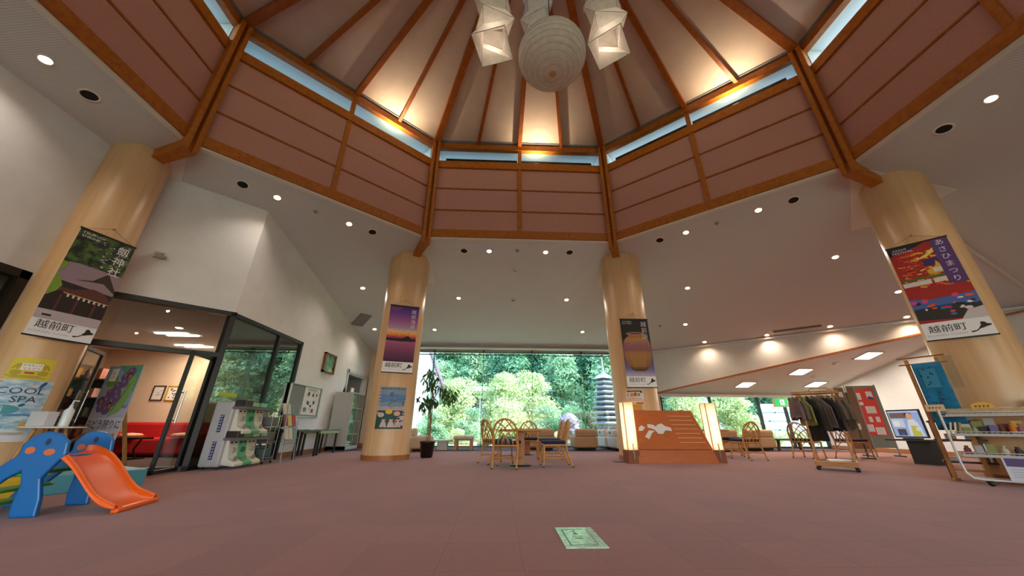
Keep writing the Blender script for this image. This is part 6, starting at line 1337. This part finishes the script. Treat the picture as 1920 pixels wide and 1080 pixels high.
# stone pagoda
pg_ = thing('stone_pagoda', 'tall grey many tiered stone pagoda in the garden left of the right middle column', 'pagoda', (6.15, 20.2, -.1), math.radians(28))
def sqb(z0, z1, a, b): 
    mb = MB(); mb.add([(-a, -a, z0), (a, -a, z0), (a, a, z0), (-a, a, z0), (-b, -b, z1), (b, -b, z1), (b, b, z1), (-b, b, z1)], [(0, 3, 2, 1), (4, 5, 6, 7), (0, 1, 5, 4), (1, 2, 6, 5), (2, 3, 7, 6), (3, 0, 4, 7)]); return mb
sqb(0, .35, .62, .6).build('base_stone', STONE, pg_); sqb(.35, .98, .34, .34).build('body_stone', STONE, pg_)
z = .98
for k in range(9):
    a = .68 - k * .034
    sqb(z, z + .07, a * .82, a).build('roof_tier', STONE, pg_); sqb(z + .07, z + .16, a, a * .66).build('roof_tier', STONE, pg_); sqb(z + .19, z + .275, a * .6, a * .6).build('shaded_tier_block', mc('#55585e', .9), pg_); z += .275  # blocks coloured darker to paint the shade between roof tiers
sqb(z, z + .3, .44, .14).build('top_roof', STONE, pg_)
mb = MB(); z += .28; mb.lathe([(.13, z), (.13, z + .08)] + [(.1 - .006 * k if k % 2 else .065 - .003 * k, z + .1 + k * .055) for k in range(13)] + [(.05, z + .85), (.0, z + 1.02)], 14); mb.build('finial', STONE, pg_)
rk = thing('carved_rock', 'large pale carved rock standing outside left of the pagoda', 'rock', (3.75, 18.3, -.1))
from mathutils import noise as mnoise
mb = MB(); prof = [(.43 * (1 - .18 * max(0, k / 36 - .75) * 4) * (1 if k < 34 else math.sqrt(max(0.001, (41 - k) / 7))), k * .0375) for k in range(42)]; mb.lathe(prof, 44)
def rocky(p):
    n_ = mnoise.fractal(p * 2.2, 1, 2, 5) * .22 + mnoise.noise(p * 1.1) * .22 - abs(mnoise.noise(p * 4.5)) * .12; q = Vector((p.x, p.y, 0))
    return p + q * (n_ * 1.5 + .1) + Vector((-.1 * p.z, 0, 0))
mb.v = [rocky(p) for p in mb.v]; mb.build('boulder', noisemat('pale_rock', '#55515e', '#98939e', nscale=7, bump=.8, bscale=12, rough=.9), rk)
mb = MB(); mb.lathe([(.5, 0), (.55, .12), (.4, .2)], 14); mb.build('foot_stone', STONE, rk)
for k, (x, y, s) in enumerate(((1.7, 17.6, .4), (4.6, 17.4, .38), (5.2, 18.0, .5), (7.2, 18.4, .55), (-.6, 18.0, .35))):
    mb = MB(); rr = random.Random(k); mb.lathe([(.9 * s, 0), (1. * s, .25 * s), (.8 * s, .6 * s), (.35 * s, .85 * s), (.01, .9 * s)], 14); mb.v = [Vector((p.x * rr.uniform(.85, 1.15), p.y * rr.uniform(.85, 1.15), p.z * rr.uniform(.9, 1.1))) for p in mb.v]
    one('garden_stone', ('rounded garden stone under the second glass fin from the right', 'pale garden stone right of the carved rock', 'pale garden stone near the pagoda foot', 'large garden stone right of the pagoda', 'small garden stone left of the centre')[k], 'stone', mb, STONE, loc=(x, y, -.1))
# white gable house on the left
hs = thing('white_house', 'white sided gable building outside at the left end of the garden window', 'building', (-4.6, 22.0, -.1))
mb = MB(); mb.prism([(-4.5, 0), (1.05, 0), (1.05, 2.9), (.0, 5.5), (-1.6, 8.6), (-4.5, 8.6)], 0, .3); mb.v = [Vector((p.x, p.z, p.y)) for p in mb.v]; mb.build('gable_wall', mc('#d4d6da', .7), hs)
for k in range(26):
    z = .2 + k * .22; xr = 1.05 if z < 2.9 else 1.05 - (z - 2.9) * .42; mb = MB(); mb.box(((xr - 2.0) / 2 - .0, -.012, z), (xr + 2.0, .025, .19)); mb.build('siding_board', mc('#dadce0', .7), hs)
mb = MB(); mb.bar((1.32, .1, 2.5), (-.1, .1, 5.85), .5, .12, up=(0, 1, 0)); mb.v = [p for p in mb.v]; mb.build('verge_board', mc('#8f8088', .6), hs)
mb = MB()
for k in range(22): f = k / 21; mb.box((1.42 - 1.42 * f, -.18, 2.52 + 3.35 * f), (.09, .2, .1))
mb.build('roof_edge_tiles', mc('#4c4a50', .6), hs)
# far pale band, fence, car
mb = MB(); mb.box((1.2, 29.0, 3.6), (7.5, .3, .34)); mb.box((-1.4, 29.1, 1.7), (.06, .06, 3.8)); mb.box((3.8, 29.1, 1.7), (.06, .06, 3.8)); one('pale_band', 'pale bluish band glimpsed between the trees behind the maples', 'wall', mb, mc('#c9d8e4', .6))  # plain pale bar on two thin posts, standing in for a band
fe = thing('garden_fence', 'pale blue white boarded fence with dark tie knots outside the alcove windows', 'fence', (15.75, 19.6, -.1), math.radians(-6))
for k in range(36): mb = MB(); mb.box((-.9 + k * .14, 0, 1.05), (.132, .03, 2.1)); mb.build('fence_board', mc('#c4d2de', .7) if k % 3 else mc('#b9c9d6', .7), fe)
for z in (.3, .75, 1.2, 1.65): mb = MB(); mb.box((1.6, -.03, z), (5.2, .025, .03)); mb.build('rail', mc('#6f7f8c', .7), fe)
for r_, z in enumerate((.3, .75, 1.2, 1.65)):
    for k in range(6): mb = MB(); mb.lathe([(.0, -.045), (.045, 0), (0, .045)], 8); mb.v = [p + Vector((-.7 + k * .9 + .4 * (r_ % 2), -.06, z)) for p in mb.v]; mb.build('tie_knot', mc('#23282e', .8), fe)
mb = MB(); mb.box((1.6, .1, 1.0), (5.2, .05, 2.0)); mb.build('backing', mc('#9fb0be', .8), fe)
ca = thing('white_car', 'white car parked outside the alcove windows, seen between the chairs', 'car', (15.2, 22.0, -.1), .1)
mb = MB(); mb.prism([(-1.6, .25), (1.6, .25), (1.65, .6), (1.5, .78), (.9, .85), (.45, 1.28), (-.9, 1.3), (-1.35, .9), (-1.6, .8)], -.72, .72); mb.v = [Vector((p.x, p.z, p.y)) for p in mb.v]; mb.build('body', mc('#d9dbdd', .25), ca, bevel=.06)
for s in (-1, 1): mb = MB(); mb.prism([(.8, .86), (.42, 1.2), (-.85, 1.22), (-1.2, .9)], s * .73 - .005, s * .73 + .005); mb.v = [Vector((p.x, p.z, p.y)) for p in mb.v]; mb.build('side_window', mc('#2a333a', .1), ca)
for x in (-1.0, 1.05):
    for y in (-.68, .68): mb = MB(); mb.lathe([(.05, -.09), (.3, -.09), (.32, 0), (.3, .09), (.05, .09)], 20); mb.v = [Vector((x + p.x, y + p.z, .32 + p.y)) for p in mb.v]; mb.build('wheel', BLACK, ca)
#PART5
